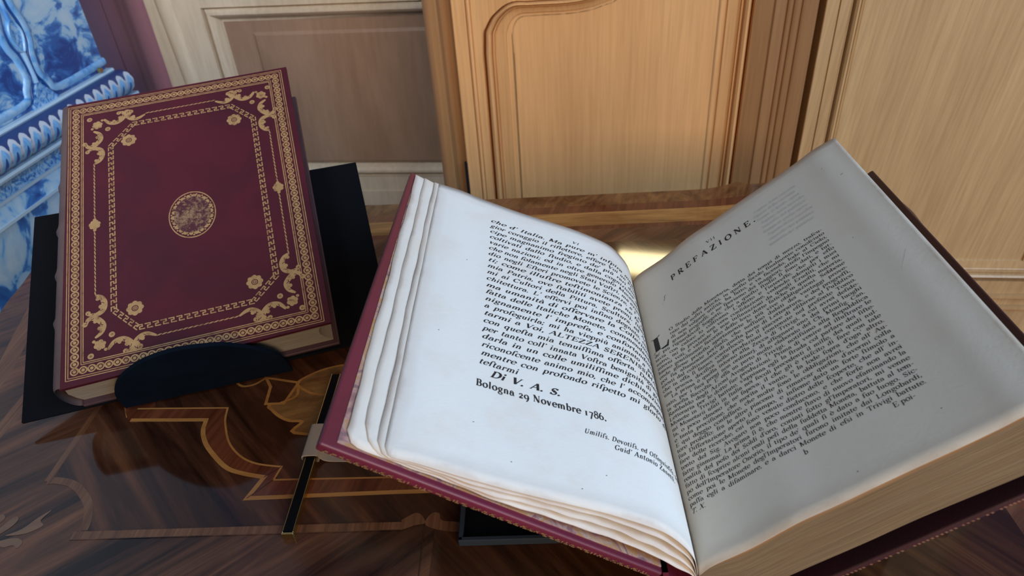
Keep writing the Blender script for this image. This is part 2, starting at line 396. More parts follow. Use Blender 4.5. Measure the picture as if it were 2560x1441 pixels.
b.hexa([(ix0, D + 0.0141, iz0), (ix1, D + 0.0141, iz0), (ix1, D + 0.0141, iz1), (ix0, D + 0.0141, iz1),
        (ix0 + .006, D + 0.010, iz0 + .006), (ix1 - .006, D + 0.010, iz0 + .006), (ix1 - .006, D + 0.010, iz1 - .006), (ix0 + .006, D + 0.010, iz1 - .006)])
b.build('door_panel', PALE_P, door)
b = B(); b.box((x0, D + 0.014, -0.02), (x1, D + 0.03, 1.2)); b.build('door_panel', PALE_P, door)
b = B(); b.box((x0 - 0.0001, D - 0.004, zb - 0.07), (x1, D, zb - 0.035)); b.build('rail_fillet', PALE, door)

# ------------------------------------------------------------------ oak cupboard
Y = 1.05
ZB, ZC = -1.1875, 1.25
cup = thing('oak_cupboard', 'tall golden oak cupboard with moulded panel doors standing behind the table', 'cupboard', mat=ROOM)
b = B()
prof = [(-0.2706, 1.33), (-0.2706, Y + 0.012)] + [(-0.2706 + 0.012 * (1 - math.cos(a)), Y + 0.012 - 0.012 * math.sin(a)) for a in [math.pi / 2 * k / 6 for k in range(7)]] + [(-0.247, Y), (-0.2455, Y + 0.012), (-0.2285, Y + 0.014), (-0.2275, Y + 0.05)]
extrude_profile(b, prof, ZB, ZC)
b.build('corner_post', OAK_D, cup)
b = B()
mid = [(-0.2262, Y + 0.05), (-0.2262, Y + 0.002), (-0.2245, Y), (-0.2055, Y), (-0.2050, Y + 0.003), (-0.2042, Y + 0.003), (-0.2036, Y), (-0.2015, Y - 0.0015), (-0.1990, Y), (-0.1984, Y + 0.003), (-0.1975, Y + 0.003), (-0.197, Y + 0.0015), (-0.1835, Y + 0.0015), (-0.183, Y + 0.012)]
extrude_profile(b, mid, ZB, ZC)
odoor = b.build('door', OAK, cup)
# ogee topped panel with its moulding
inner_top = smooth_pts([(-0.1413, -0.2925), (-0.1375, -0.2795), (-0.127, -0.2685), (-0.1029, -0.2665), (-0.0576, -0.2655), (-0.027, -0.2617), (-0.0063, -0.2557), (0.013, -0.2475), (0.05, -0.215), (0.10, -0.185), (0.150, -0.165), (0.1562, -0.175)], 6)
outer = []
for i, (px, pz) in enumerate(inner_top):
    pass
PM = [(0, 0.0015), (0.0008, -0.010), (0.0028, -0.004), (0.0055, 0.004), (0.0085, 0.0065), (0.0115, 0.004), (0.0130, -0.003), (0.0145, -0.0005), (0.0165, 0.0), (0.0172, -0.004), (0.0190, -0.003), (0.0205, -0.004), (0.0340, -0.006), (0.0365, -0.012), (0.0400, -0.012), (0.0425, -0.009), (0.046, -0.009)]
PMr = [(0.0425 - t, h) for t, h in reversed(PM)]
path = [(-0.1413, ZB), (-0.1413, -0.7), (-0.1413, -0.35), (-0.1413, -0.32)] + inner_top + [(0.1562, -0.35), (0.1562, ZB)]
# inset is measured outwards from the inner line, so the normal points left of the direction of travel
sc = []; run = 0.0
for i, (px, pz) in enumerate(path):
    if i and path[i - 1][1] >= -0.352: run += math.hypot(px - path[i - 1][0], pz - path[i - 1][1])
    f = min(1.0, max(0.0, (run - 0.045) / 0.055)); f = f * f * (3 - 2 * f)
    sc.append(1.0 if px > 0.15 else 1.0 - 0.48 * f)
pout = [(-0.0035, -0.009), (0.0, -0.009), (0.0025, -0.012), (0.0060, -0.012), (0.0085, -0.006), (0.0220, -0.004), (0.0235, -0.003), (0.0253, -0.004), (0.0260, 0.0), (0.0280, -0.0005), (0.0295, -0.003), (0.0310, 0.004), (0.0340, 0.0065), (0.0370, 0.004), (0.0397, -0.004), (0.0417, -0.010), (0.0425, 0.0015)]
b = B(); b.grid(sweep(path, pout, Y + 0.0015, scale=sc))
b.build('panel_moulding', OAK, odoor)
b = B(); b.box((-0.150, Y + 0.0105, ZB), (0.165, Y + 0.03, -0.14)); b.build('door_panel', OAK_P, odoor)
b = B()      # rail above the arch, following it
rail = sweep(path[2:-1], [(0.0424, 0.0)], Y + 0.0015, scale=sc[2:-1])
lo = [r[0] for r in rail]
b.grid([[(p[0], Y + 0.0015, p[2]) for p in lo], [(p[0], Y + 0.0015, ZC) for p in lo]])
b.build('door_rail', OAK, odoor)
b = B()      # right-hand pilaster with reeds and ridge
pil = [(0.1984, Y + 0.012), (0.1995, Y + 0.005), (0.2000, Y + 0.004), (0.2250, Y + 0.001), (0.2272, Y - 0.0015), (0.2310, Y + 0.0010), (0.2425, Y + 0.004)]
for r0 in (0.2435, 0.2520, 0.2630):
    pil += [(r0, Y + 0.0055), (r0 + 0.0014, Y + 0.0035), (r0 + 0.0035, Y + 0.003), (r0 + 0.0050, Y + 0.0040)]
pil += [(0.2700, Y + 0.004), (0.2830, Y + 0.006), (0.2865, Y + 0.010), (0.2880, Y + 0.075)]
extrude_profile(b, pil, ZB, ZC)
b.build('reeded_pilaster', OAK_D, cup)
Y2 = 1.08
b = B()
st = [(0.2880, Y2 + 0.05), (0.3015, Y2 + 0.045), (0.3020, Y2 + 0.001), (0.3030, Y2), (0.3195, Y2), (0.3200, Y2 + 0.004), (0.3210, Y2 + 0.004), (0.3218, Y2 + 0.001), (0.3375, Y2 + 0.001), (0.3380, Y2 + 0.012)]
extrude_profile(b, st, ZB, ZC)
b.box((0.338, Y2 + 0.002, ZB), (0.80, Y2 + 0.03, -0.735)); b.box((0.732, Y2 + 0.002, -0.735), (0.80, Y2 + 0.03, ZC)); b.box((0.338, Y2 + 0.002, 0.45), (0.732, Y2 + 0.03, ZC))
sdoor = b.build('door', OAK_Y, cup)
b = B()
ri = [(0.3785, 0.0), (0.3785, 0.40), (0.690, 0.40), (0.690, -0.690), (0.3785, -0.690), (0.3785, 0.0)]
b.grid(sweep(ri, pout, Y2 + 0.002))
b.build('panel_moulding', OAK_Y, sdoor)
b = B(); b.box((0.370, Y2 + 0.0112, -0.70), (0.70, Y2 + 0.03, 0.41)); b.build('door_panel', OAK_Y, sdoor)
b = B()
for zz in (-0.7645, -0.788): b.box((0.338, Y2 - 0.003, zz - 0.004), (0.80, Y2 + 0.004, zz + 0.004))
b.build('rail_bead', OAK_Y, sdoor)
b = B(); b.cyl((-0.2275, Y + 0.004, -0.60), (-0.2275, Y + 0.004, -0.495), 0.0035, 12); b.build('hinge', IRON, odoor)
b = B(); b.box((-0.2706, 1.10, ZC), (0.80, 1.33, ZC + 0.03)); b.box((0.80, Y2, ZB), (0.82, 1.33, ZC)); b.build('carcass', OAK_D, cup)

# ------------------------------------------------------------------ tiled stove (its right face, with frames, cartouche bar and cornice)
SX = -0.908
stove = thing('tiled_stove', 'blue and white painted tile stove standing at the left beside the mauve wall', 'stove', mat=ROOM)
def SB(a, c, m, name, par=stove): b = B(); b.box(a, c); return b.build(name, m, par)
SB((SX - 0.55, 0.15, -0.372), (SX - 0.006, 1.1985, 1.5), T_SCENE, 'painted_tile_panel')
def tube_path(bb, pts, wd, hh, x, m=0, seg=8):
    """half-round strip lying on the face; pts = (y,z)"""
    rows = []
    for i, p in enumerate(pts):
        a = pts[max(i - 1, 0)]; c = pts[min(i + 1, len(pts) - 1)]
        t = Vector((c[0] - a[0], c[1] - a[1])); t.normalize(); n = Vector((-t.y, t.x))
        rows.append([(x + hh * math.sin(q), p[0] + n.x * wd * math.cos(q), p[1] + n.y * wd * math.cos(q)) for q in [math.pi * k / seg for k in range(seg + 1)]])
    bb.grid(rows, m)
for side in (1, -1):
    cy = 1.0265
    pts = [(cy + side * 0.017, 1.4), (cy + side * 0.017, -0.205)] + [(cy + side * a, c) for a, c in ((0.019, -0.225), (0.026, -0.25), (0.026, -0.275), (0.017, -0.297), (0.015, -0.325), (0.026, -0.343), (0.047, -0.361), (0.175, -0.359))]
    pts = [pts[0]] + smooth_pts(pts[1:], 4)
    b = B(); tube_path(b, pts, 0.0068, 0.0045, SX - 0.006, 0)
    inner = [(p[0] - side * 0.0, p[1]) for p in pts]
    b.build('tile_frame', T_FRAME, stove, True)
    b = B(); tube_path(b, [(p[0] - side * 0.0085, p[1] - (0.004 if p[1] < -0.34 else 0)) for p in pts], 0.0022, 0.003, SX - 0.006); b.build('frame_line', T_DARK, stove, True)
b = B(); tube_path(b, [(1.0265, 1.4), (1.0265, -0.243)], 0.0045, 0.006, SX - 0.006)
tube_path(b, [(1.0265, -0.288), (1.0262, -0.338)], 0.0045, 0.006, SX - 0.006)
loz = smooth_pts([(1.0265, -0.241), (1.0395, -0.262), (1.0265, -0.290), (1.0135, -0.262)], 6, True); loz.append(loz[0])
tube_path(b, loz, 0.0026, 0.006, SX - 0.006)
b.build('cartouche_bar', T_SOFT, stove, True)
b = B(); k = len(b.v); b.poly([(SX - 0.003, p[0], p[1]) for p in loz[:-1]]); b.build('lozenge', delft('delft_lozenge', 120, 0.38, 0.55), stove)
b = B(); b.prism([(SX - 0.008, 1.0265, -0.335), (SX - 0.008, 1.060, -0.373), (SX - 0.008, 0.993, -0.373)], (0.006, 0, 0)); b.build('cartouche_foot', T_SCROLL, stove)
# cornice: fillet, acanthus torus, fillet, scroll band, leaf band, plain dado, plinth
def ext_y(bb, prof, y0, y1, m=0, close=True):
    bb.grid([[(p[0], y, p[1]) for p in prof] for y in (y0, y1)], m)
    if close:
        bb.poly([(p[0], y1, p[1]) for p in prof] + [(SX - 0.2, y1, prof[-1][1]), (SX - 0.2, y1, prof[0][1])], m)
b = B(); ext_y(b, [(SX - 0.2, -0.3725), (SX + 0.004, -0.3725), (SX + 0.006, -0.376), (SX + 0.004, -0.3795), (SX - 0.1, -0.38)], 0.15, 1.205); b.build('fillet', T_WHITE, stove)
b = B()
tor = [(SX + 0.004 + 0.024 * math.sin(a), -0.4015 + 0.0225 * math.cos(a)) for a in [math.pi * k / 12 for k in range(13)]]
rows = [[(p[0], y, p[1]) for p in tor] for y in [0.15 + i * 0.0265 for i in range(41)]]
for q in (0.25, 0.5, 0.75, 0.95):
    r = math.sqrt(1 - q * q); rows.append([(SX + 0.004 + (p[0] - SX - 0.004) * r, 1.21 + 0.026 * q, -0.4015 + (p[1] + 0.4015) * r) for p in tor])
b.grid(rows)
def torus_pt(y, ang, h):
    return (SX + 0.004 + (0.024 + h) * math.sin(ang), y, -0.4015 + (0.0225 + h) * math.cos(ang))
for k in range(43):
    y0_ = 0.20 + k * 0.0238
    for wd_, t1, h, mi in ((0.0112, 1.0, 0.0007, 1), (0.0078, 0.84, 0.0012, 2), (0.0032, 0.60, 0.0016, 3)):
        rw = []
        for i in range(15):
            t = t1 * i / 14; ang = math.radians(160 - 126 * t)
            yc = y0_ + 0.012 * t * t; half = wd_ * (0.55 + 0.6 * math.sin(math.pi * min(1, t / t1 * 0.92 + 0.08)) ** 0.6) * (1 + 0.10 * math.sin(t * 22)) * math.sqrt(max(0.02, 1 - (t / t1) ** 7))
            rw.append([torus_pt(yc + half * q, ang, h) for q in (-1, 0, 1)])
        b.grid(rw, mi)
b.build('acanthus_cornice', [T_NAVY, T_CREAM, T_MID, T_DARK], stove, True)
b = B(); ext_y(b, [(SX - 0.1, -0.4235), (SX + 0.022, -0.4235), (SX + 0.0235, -0.4275), (SX + 0.022, -0.4315), (SX - 0.1, -0.432)], 0.15, 1.226); b.build('fillet', T_WHITE, stove)
b = B(); ext_y(b, [(SX + 0.020, -0.4315), (SX + 0.008, -0.438), (SX + 0.003, -0.448), (SX + 0.004, -0.461)], 0.15, 1.212); b.build('scroll_band', T_SCROLL, stove)
b = B(); ext_y(b, [(SX - 0.1, -0.4605), (SX + 0.007, -0.4605), (SX + 0.007, -0.4655), (SX - 0.1, -0.466)], 0.15, 1.212); b.build('fillet', T_WHITE, stove)
b = B(); ext_y(b, [(SX + 0.004, -0.4655), (SX + 0.008, -0.475), (SX + 0.012, -0.4895)], 0.15, 1.215); b.build('leaf_band', delft('delft_leaf_band', 26, 0.42, 0.50), stove)
b = B(); ext_y(b, [(SX - 0.1, -0.489), (SX + 0.014, -0.489), (SX + 0.014, -0.494), (SX - 0.1, -0.495)], 0.15, 1.216); b.build('fillet', T_WHITE, stove)
b = B(); b.box((SX - 0.5, 0.15, -0.60), (SX + 0.010, 1.215, -0.494)); b.build('dado_tile', delft('delft_tree_dado', 13, 0.40, 0.47, (0, 0, 0), 2.0, (1, 1, 0.8)), stove)
b = B(); b.box((SX - 0.5, 0.15, -1.1875), (SX + 0.035, 1.23, -0.60)); bevel(b.build('plinth', T_SOFT, stove), 0.012, 4)
b = B(); b.cyl((SX + 0.001, 1.1705, -0.3655), (SX + 0.007, 1.1705, -0.3655), 0.0042, 14); b.build('brass_stud', BRASS, stove)

# ------------------------------------------------------------------ marquetry table
ZT = -0.4075
tbl = thing('marquetry_table', 'dark walnut table with marquetry top carrying both books', 'table', (0, 0, 0))
CX = -0.08
halfR = [(-0.08, 0.775), (0.05, 0.7745), (0.17, 0.7740), (0.205, 0.7755), (0.230, 0.7830), (0.245, 0.7895), (0.2575, 0.7820), (0.272, 0.7830), (0.302, 0.7905), (0.345, 0.790), (0.385, 0.768), (0.410, 0.733), (0.4165, 0.700), (0.4145, 0.665), (0.408, 0.625), (0.404, 0.590), (0.392, 0.54), (0.376, 0.48), (0.372, 0.42), (0.382, 0.36), (0.400, 0.30), (0.412, 0.24), (0.414, 0.18), (0.398, 0.12), (0.36, 0.085), (0.30, 0.080), (0.26, 0.094), (0.235, 0.088), (0.20, 0.10), (0.05, 0.10)]
mirx = lambda p: (2 * CX - p[0] - 0.0, p[1])
outl = halfR + [(CX, 0.10)] + [mirx(p) for p in reversed(halfR[1:])]
soft = [(p[0], 0.7745 + 0.35 * (p[1] - 0.7745)) if p[1] > 0.7746 else p for p in outl]
outl = smooth_pts(outl, 4, True); soft = smooth_pts(soft, 4, True)
# left end reaches a little farther than the right one
outl = [(p[0] - (0.0 if p[0] > CX else 0.0), p[1]) for p in outl]
def inset(pts, d, wn=3):
    out = []; N = len(pts)
    for i in range(N):
        a = Vector(pts[i - wn]); c = Vector(pts[(i + wn) % N]); t = (c - a).normalized()
        out.append((pts[i][0] + t.y * d, pts[i][1] - t.x * d))
    return out
b = B()
mats = [V_IN, V_OUT_L, V_OUT_R, V_RED, V_STR, V_XB, V_BURL, V_ORG, V_OLV, V_LEAF]
IN, OL, OR, RD, ST, XB, BU, OG, OV, LF = range(10)
levels = [0.0, 0.030, 0.047, 0.0485, 0.077, 0.086]
rings = [inset(outl, d) for d in levels]
N = len(outl); base = len(b.v)
low = [(p[0], p[1], Z0 + ZT - 0.030) for p in inset(outl, 0.004)]
mid_ = [(p[0], p[1], Z0 + ZT - 0.004) for p in outl]
top = [[(p[0], p[1], Z0 + ZT) for p in inset(outl if d < 0.01 else soft, max(d, 0.003), 3 if d < .01 else 9)] for d in levels]
allr = [low, mid_] + top
cols = [BU, BU, BU, RD, ST, OG, RD]
for r in allr: b.v += r
for i in range(len(allr) - 1):
    for j in range(N):
        j2 = (j + 1) % N; b.f.append((base + i * N + j, base + (i + 1) * N + j, base + (i + 1) * N + j2, base + i * N + j2)[::-1]); b.m.append({OG: OL, RD: XB, ST: OL, BU: OL}.get(cols[i], cols[i]) if outl[j][0] < -0.36 else cols[i])
b.f.append(tuple(base + j for j in range(N))); b.m.append(BU)
b.f.append(tuple(base + (len(allr) - 1) * N + j for j in reversed(range(N)))); b.m.append(OL)
lay = [0]
def T(pts, m, h=1):
    a2 = sum(pts[i][0] * pts[(i + 1) % len(pts)][1] - pts[(i + 1) % len(pts)][0] * pts[i][1] for i in range(len(pts)))
    if a2 < 0: pts = list(reversed(pts))
    lay[0] = (lay[0] + 1) % 25
    b.poly([(p[0], p[1], Z0 + ZT + 0.00006 * h + 1.2e-6 * lay[0]) for p in pts], m)
def strip(pts, wd, m, h=1):
    """mitred ribbon of veneer"""
    pts = [Vector(p) for p in pts]; n_ = len(pts); loop = n_ > 2 and (pts[0] - pts[-1]).length < 1e-7; A_ = []; C_ = []
    for i in range(n_):
        p0 = pts[i - 1] if i > 0 else (pts[-2] if loop else pts[i]); p1 = pts[i + 1] if i < n_ - 1 else (pts[1] if loop else pts[i])
        d1 = (pts[i] - p0); d2 = (p1 - pts[i]); d1 = d1.normalized() if d1.length > 1e-9 else d2.normalized(); d2 = d2.normalized() if d2.length > 1e-9 else d1
        n1 = Vector((-d1.y, d1.x)); n2 = Vector((-d2.y, d2.x)); nn = n1 + n2; nn = nn / max(nn.length_squared, 0.6) * 2
        A_.append(pts[i] + nn * wd / 2); C_.append(pts[i] - nn * wd / 2)
    for i in range(n_ - 1): T([C_[i], C_[i + 1], A_[i + 1], A_[i]], m, h)
# right half of the border field, mirrored grain
T([(-0.08, 0.19), (0.30, 0.19), (0.30, 0.66), (-0.08, 0.66)], OR, 1)
# inner field within the crossbanded frame
XL, XRr = -0.381, 0.221
arcL = [(-0.381, 0.3515), (-0.3745, 0.3525), (-0.360, 0.3486), (-0.3467, 0.3390), (-0.3365, 0.3275), (-0.3312, 0.3150), (-0.3295, 0.3050)]
field = [(p[0], p[1]) for p in arcL] + [(XRr - 0.05, 0.302), (XRr, 0.35), (XRr, 0.64), (XL, 0.64)]
T(field, IN, 2)
strip([(XL, 0.352), (XL, 0.64)], 0.0055, XB, 3)
strip([(XL - 0.075, 0.30), (XL - 0.075, 0.62)], 0.006, XB, 3)
strip(smooth_pts(arcL, 4), 0.0062, XB, 4)
strip([(-0.3355, 0.3025), (-0.1035, 0.3025)], 0.0065, XB, 5); strip([(-0.0625, 0.3000), (0.20, 0.3000)], 0.0065, XB, 5)
strip([(-0.331, 0.3062), (-0.1035, 0.3060)], 0.0007, IN, 6); strip([(-0.336, 0.2990), (-0.1035, 0.2990)], 0.0007, OL, 6)
# scrolled break in the frame line
T(smooth_pts([(-0.1045, 0.299), (-0.1045, 0.306), (-0.099, 0.3105), (-0.0943, 0.3128), (-0.0899, 0.3105), (-0.0872, 0.304), (-0.094, 0.3025)], 4, True), XB, 5)
T(smooth_pts([(-0.0872, 0.3035), (-0.0835, 0.3120), (-0.078, 0.3118), (-0.0755, 0.306), (-0.0625, 0.3035), (-0.0625, 0.2965), (-0.078, 0.2985)], 4, True), XB, 5)
strip([(-0.0872, 0.304), (-0.0865, 0.24)], 0.0006, IN, 6)
# strapwork: red band edged with light string
up = [(-0.345, 0.4272), (-0.3238, 0.4265), (-0.2665, 0.4242)] + smooth_pts([(-0.2650, 0.4150), (-0.2621, 0.4056), (-0.2523, 0.3857), (-0.2383, 0.3707), (-0.2229, 0.3625), (-0.2024, 0.3585)], 5) + [(-0.2050, 0.3462), (-0.125, 0.3451), (0.02, 0.344)]
dn = [(-0.345, 0.4140), (-0.3092, 0.4124), (-0.2800, 0.4111)] + smooth_pts([(-0.2790, 0.4020), (-0.2757, 0.3932), (-0.2670, 0.3802), (-0.2476, 0.3612), (-0.2330, 0.3540), (-0.2130, 0.3490)], 5) + [(-0.2200, 0.3300), (-0.1105, 0.3314), (0.02, 0.331)]
nb = min(len(up), len(dn))
for i in range(nb - 1): T([up[i], up[i + 1], dn[i + 1], dn[i]], RD, 3)
strip(up, 0.0016, ST, 4); strip(dn, 0.0036, ST, 4)
strip([(-0.2130, 0.3490), (-0.2024, 0.3585)], 0.0006, IN, 6); strip([(-0.2200, 0.3300), (-0.205, 0.3462)], 0.0006, IN, 6)
strip([(-0.3745, 0.47), (-0.345, 0.42)], 0.012, ST, 3)
T(smooth_pts([(-0.357, 0.432), (-0.338, 0.44), (-0.33, 0.424), (-0.342, 0.41)], 3, True), RD, 4)
# medallion: lobes, lens and brackets
ring_c = (-0.176, 0.437)
lob = smooth_pts([(-0.2310, 0.4270), (-0.2275, 0.4200), (-0.2187, 0.4118), (-0.2090, 0.4066), (-0.1985, 0.4047), (-0.2015, 0.3930), (-0.150, 0.3925), (-0.14, 0.43), (-0.15, 0.462), (-0.2135, 0.4514)], 4, True)
T(lob, OV, 3); strip(lob + [lob[0]], 0.0028, ST, 4)
lens = smooth_pts([(-0.2145, 0.4520), (-0.2080, 0.4440), (-0.1960, 0.4370), (-0.180, 0.4360), (-0.165, 0.4400), (-0.160, 0.455), (-0.172, 0.472), (-0.1900, 0.4700), (-0.2050, 0.4620)], 4, True)
T(lens, OV, 5); strip(lens + [lens[0]], 0.0024, ST, 6)
strip(smooth_pts([(-0.2145, 0.4520), (-0.2110, 0.4360), (-0.2230, 0.4275)], 5), 0.0024, ST, 6)
br = [(-0.2350, 0.4270), (-0.2195, 0.4270), (-0.2135, 0.4520), (-0.2445, 0.4600), (-0.2370, 0.4480)]
T(br, V_IN and IN, 5); strip(br + [br[0]], 0.0026, ST, 6)
strip(smooth_pts([(-0.270, 0.4560), (-0.262, 0.4500), (-0.252, 0.4520), (-0.2445, 0.4600)], 4), 0.0022, ST, 6)
# pale trefoil leaf at the lower left corner
for lf in ([(-0.3850, 0.3040), (-0.3760, 0.3090), (-0.3690, 0.3190), (-0.3625, 0.3251), (-0.3660, 0.3165), (-0.3617, 0.3120), (-0.3655, 0.3080), (-0.3720, 0.3050)],
           [(-0.3875, 0.2990), (-0.3760, 0.3020), (-0.3690, 0.2985), (-0.3700, 0.2935), (-0.3745, 0.2960), (-0.3810, 0.2945)],
           [(-0.4050, 0.3010), (-0.3940, 0.3090), (-0.3880, 0.3200), (-0.3835, 0.3180), (-0.3850, 0.3110), (-0.3930, 0.3030)],
           [(-0.4000, 0.3120), (-0.3940, 0.3180), (-0.3985, 0.3225), (-0.4060, 0.3160)]):
    T(smooth_pts(lf, 4, True), LF, 4)
b.build('table_top', mats, tbl)
b = B()
ap = inset(outl, 0.06)[::4]; apn = len(ap)
b.v += [(p[0], p[1], Z0 + ZT - 0.029) for p in ap] + [(p[0], p[1], Z0 + ZT - 0.13) for p in ap]
b.f += [(j, (j + 1) % apn, apn + (j + 1) % apn, apn + j)[::-1] for j in range(apn)]; b.m += [0] * apn
b.build('apron', V_BURL, tbl)
for sx in (-0.46, 0.30):
    for sy in (0.18, 0.68):
        b = B(); rows = []
        for zz, r, off in ((Z0 + ZT - 0.05, 0.030, 0), (Z0 + ZT - 0.15, 0.030, 0.012), (0.45, 0.022, 0.01), (0.2, 0.015, -0.01), (0.06, 0.014, -0.012), (0.02, 0.022, 0.0), (0.0, 0.020, 0.0)):
            ox = off * (1 if sx > CX else -1)
            rows.append([(sx + ox + r * math.cos(t), sy + r * math.sin(t), zz) for t in [2 * math.pi * k / 14 for k in range(14)]])
        b.grid(rows, 0, True); b.build('leg', V_BURL, tbl, True)

# ------------------------------------------------------------------ lettering: a small old-style roman drawn with strokes
WT = [1.0]
def el(P, cx, cy, rx, ry, a0=0, a1=360, tk=0.09, th=0.03, n=None, tilt=12):
    tk *= WT[0]; th = th * WT[0] + (WT[0] - 1) * 0.03
    n = n or max(6, int(abs(a1 - a0) / 24)); A = []; Bq = []
    for i in range(n + 1):
        a = math.radians(a0 + (a1 - a0) * i / n); wv = (th + (tk - th) * abs(math.cos(a - math.radians(tilt))) ** 1.5) / 2
        c, s = math.cos(a), math.sin(a); A.append((cx + (rx - wv) * c, cy + (ry - wv) * s)); Bq.append((cx + (rx + wv) * c, cy + (ry + wv) * s))
    for i in range(n): P.append([A[i], Bq[i], Bq[i + 1], A[i + 1]])
def st(P, x, y0, y1, wd=0.09):
    wd *= WT[0]; P.append([(x - wd / 2, y0), (x + wd / 2, y0), (x + wd / 2, y1), (x - wd / 2, y1)])
def sf(P, x, y, h=0.10, t=0.03, up=1):
    P.append([(x - h, y), (x + h, y), (x + h * 0.55, y + t * up * 1.4), (x - h * 0.55, y + t * up * 1.4)][::up])
def ln(P, x0, y0, x1, y1, wd=0.04):
    wd = wd * WT[0] + (WT[0] - 1) * 0.02
    dx, dy = x1 - x0, y1 - y0; L = math.hypot(dx, dy); nx, ny = -dy / L * wd / 2, dx / L * wd / 2
    P.append([(x0 - nx, y0 - ny), (x1 - nx, y1 - ny), (x1 + nx, y1 + ny), (x0 + nx, y0 + ny)])
def dot(P, x, y, r=0.055):
    r *= WT[0]
    P.append([(x + r * math.cos(math.pi / 3 * k), y + r * math.sin(math.pi / 3 * k)) for k in range(6)])
def flag(P, x, y, wd=0.09): P.append([(x - wd / 2 - 0.07, y - 0.06), (x - wd / 2, y - 0.09), (x + wd / 2, y - 0.02), (x + wd / 2, y + 0.01)])
XH, CAP, ASC, DSC = 0.45, 0.66, 0.70, -0.23
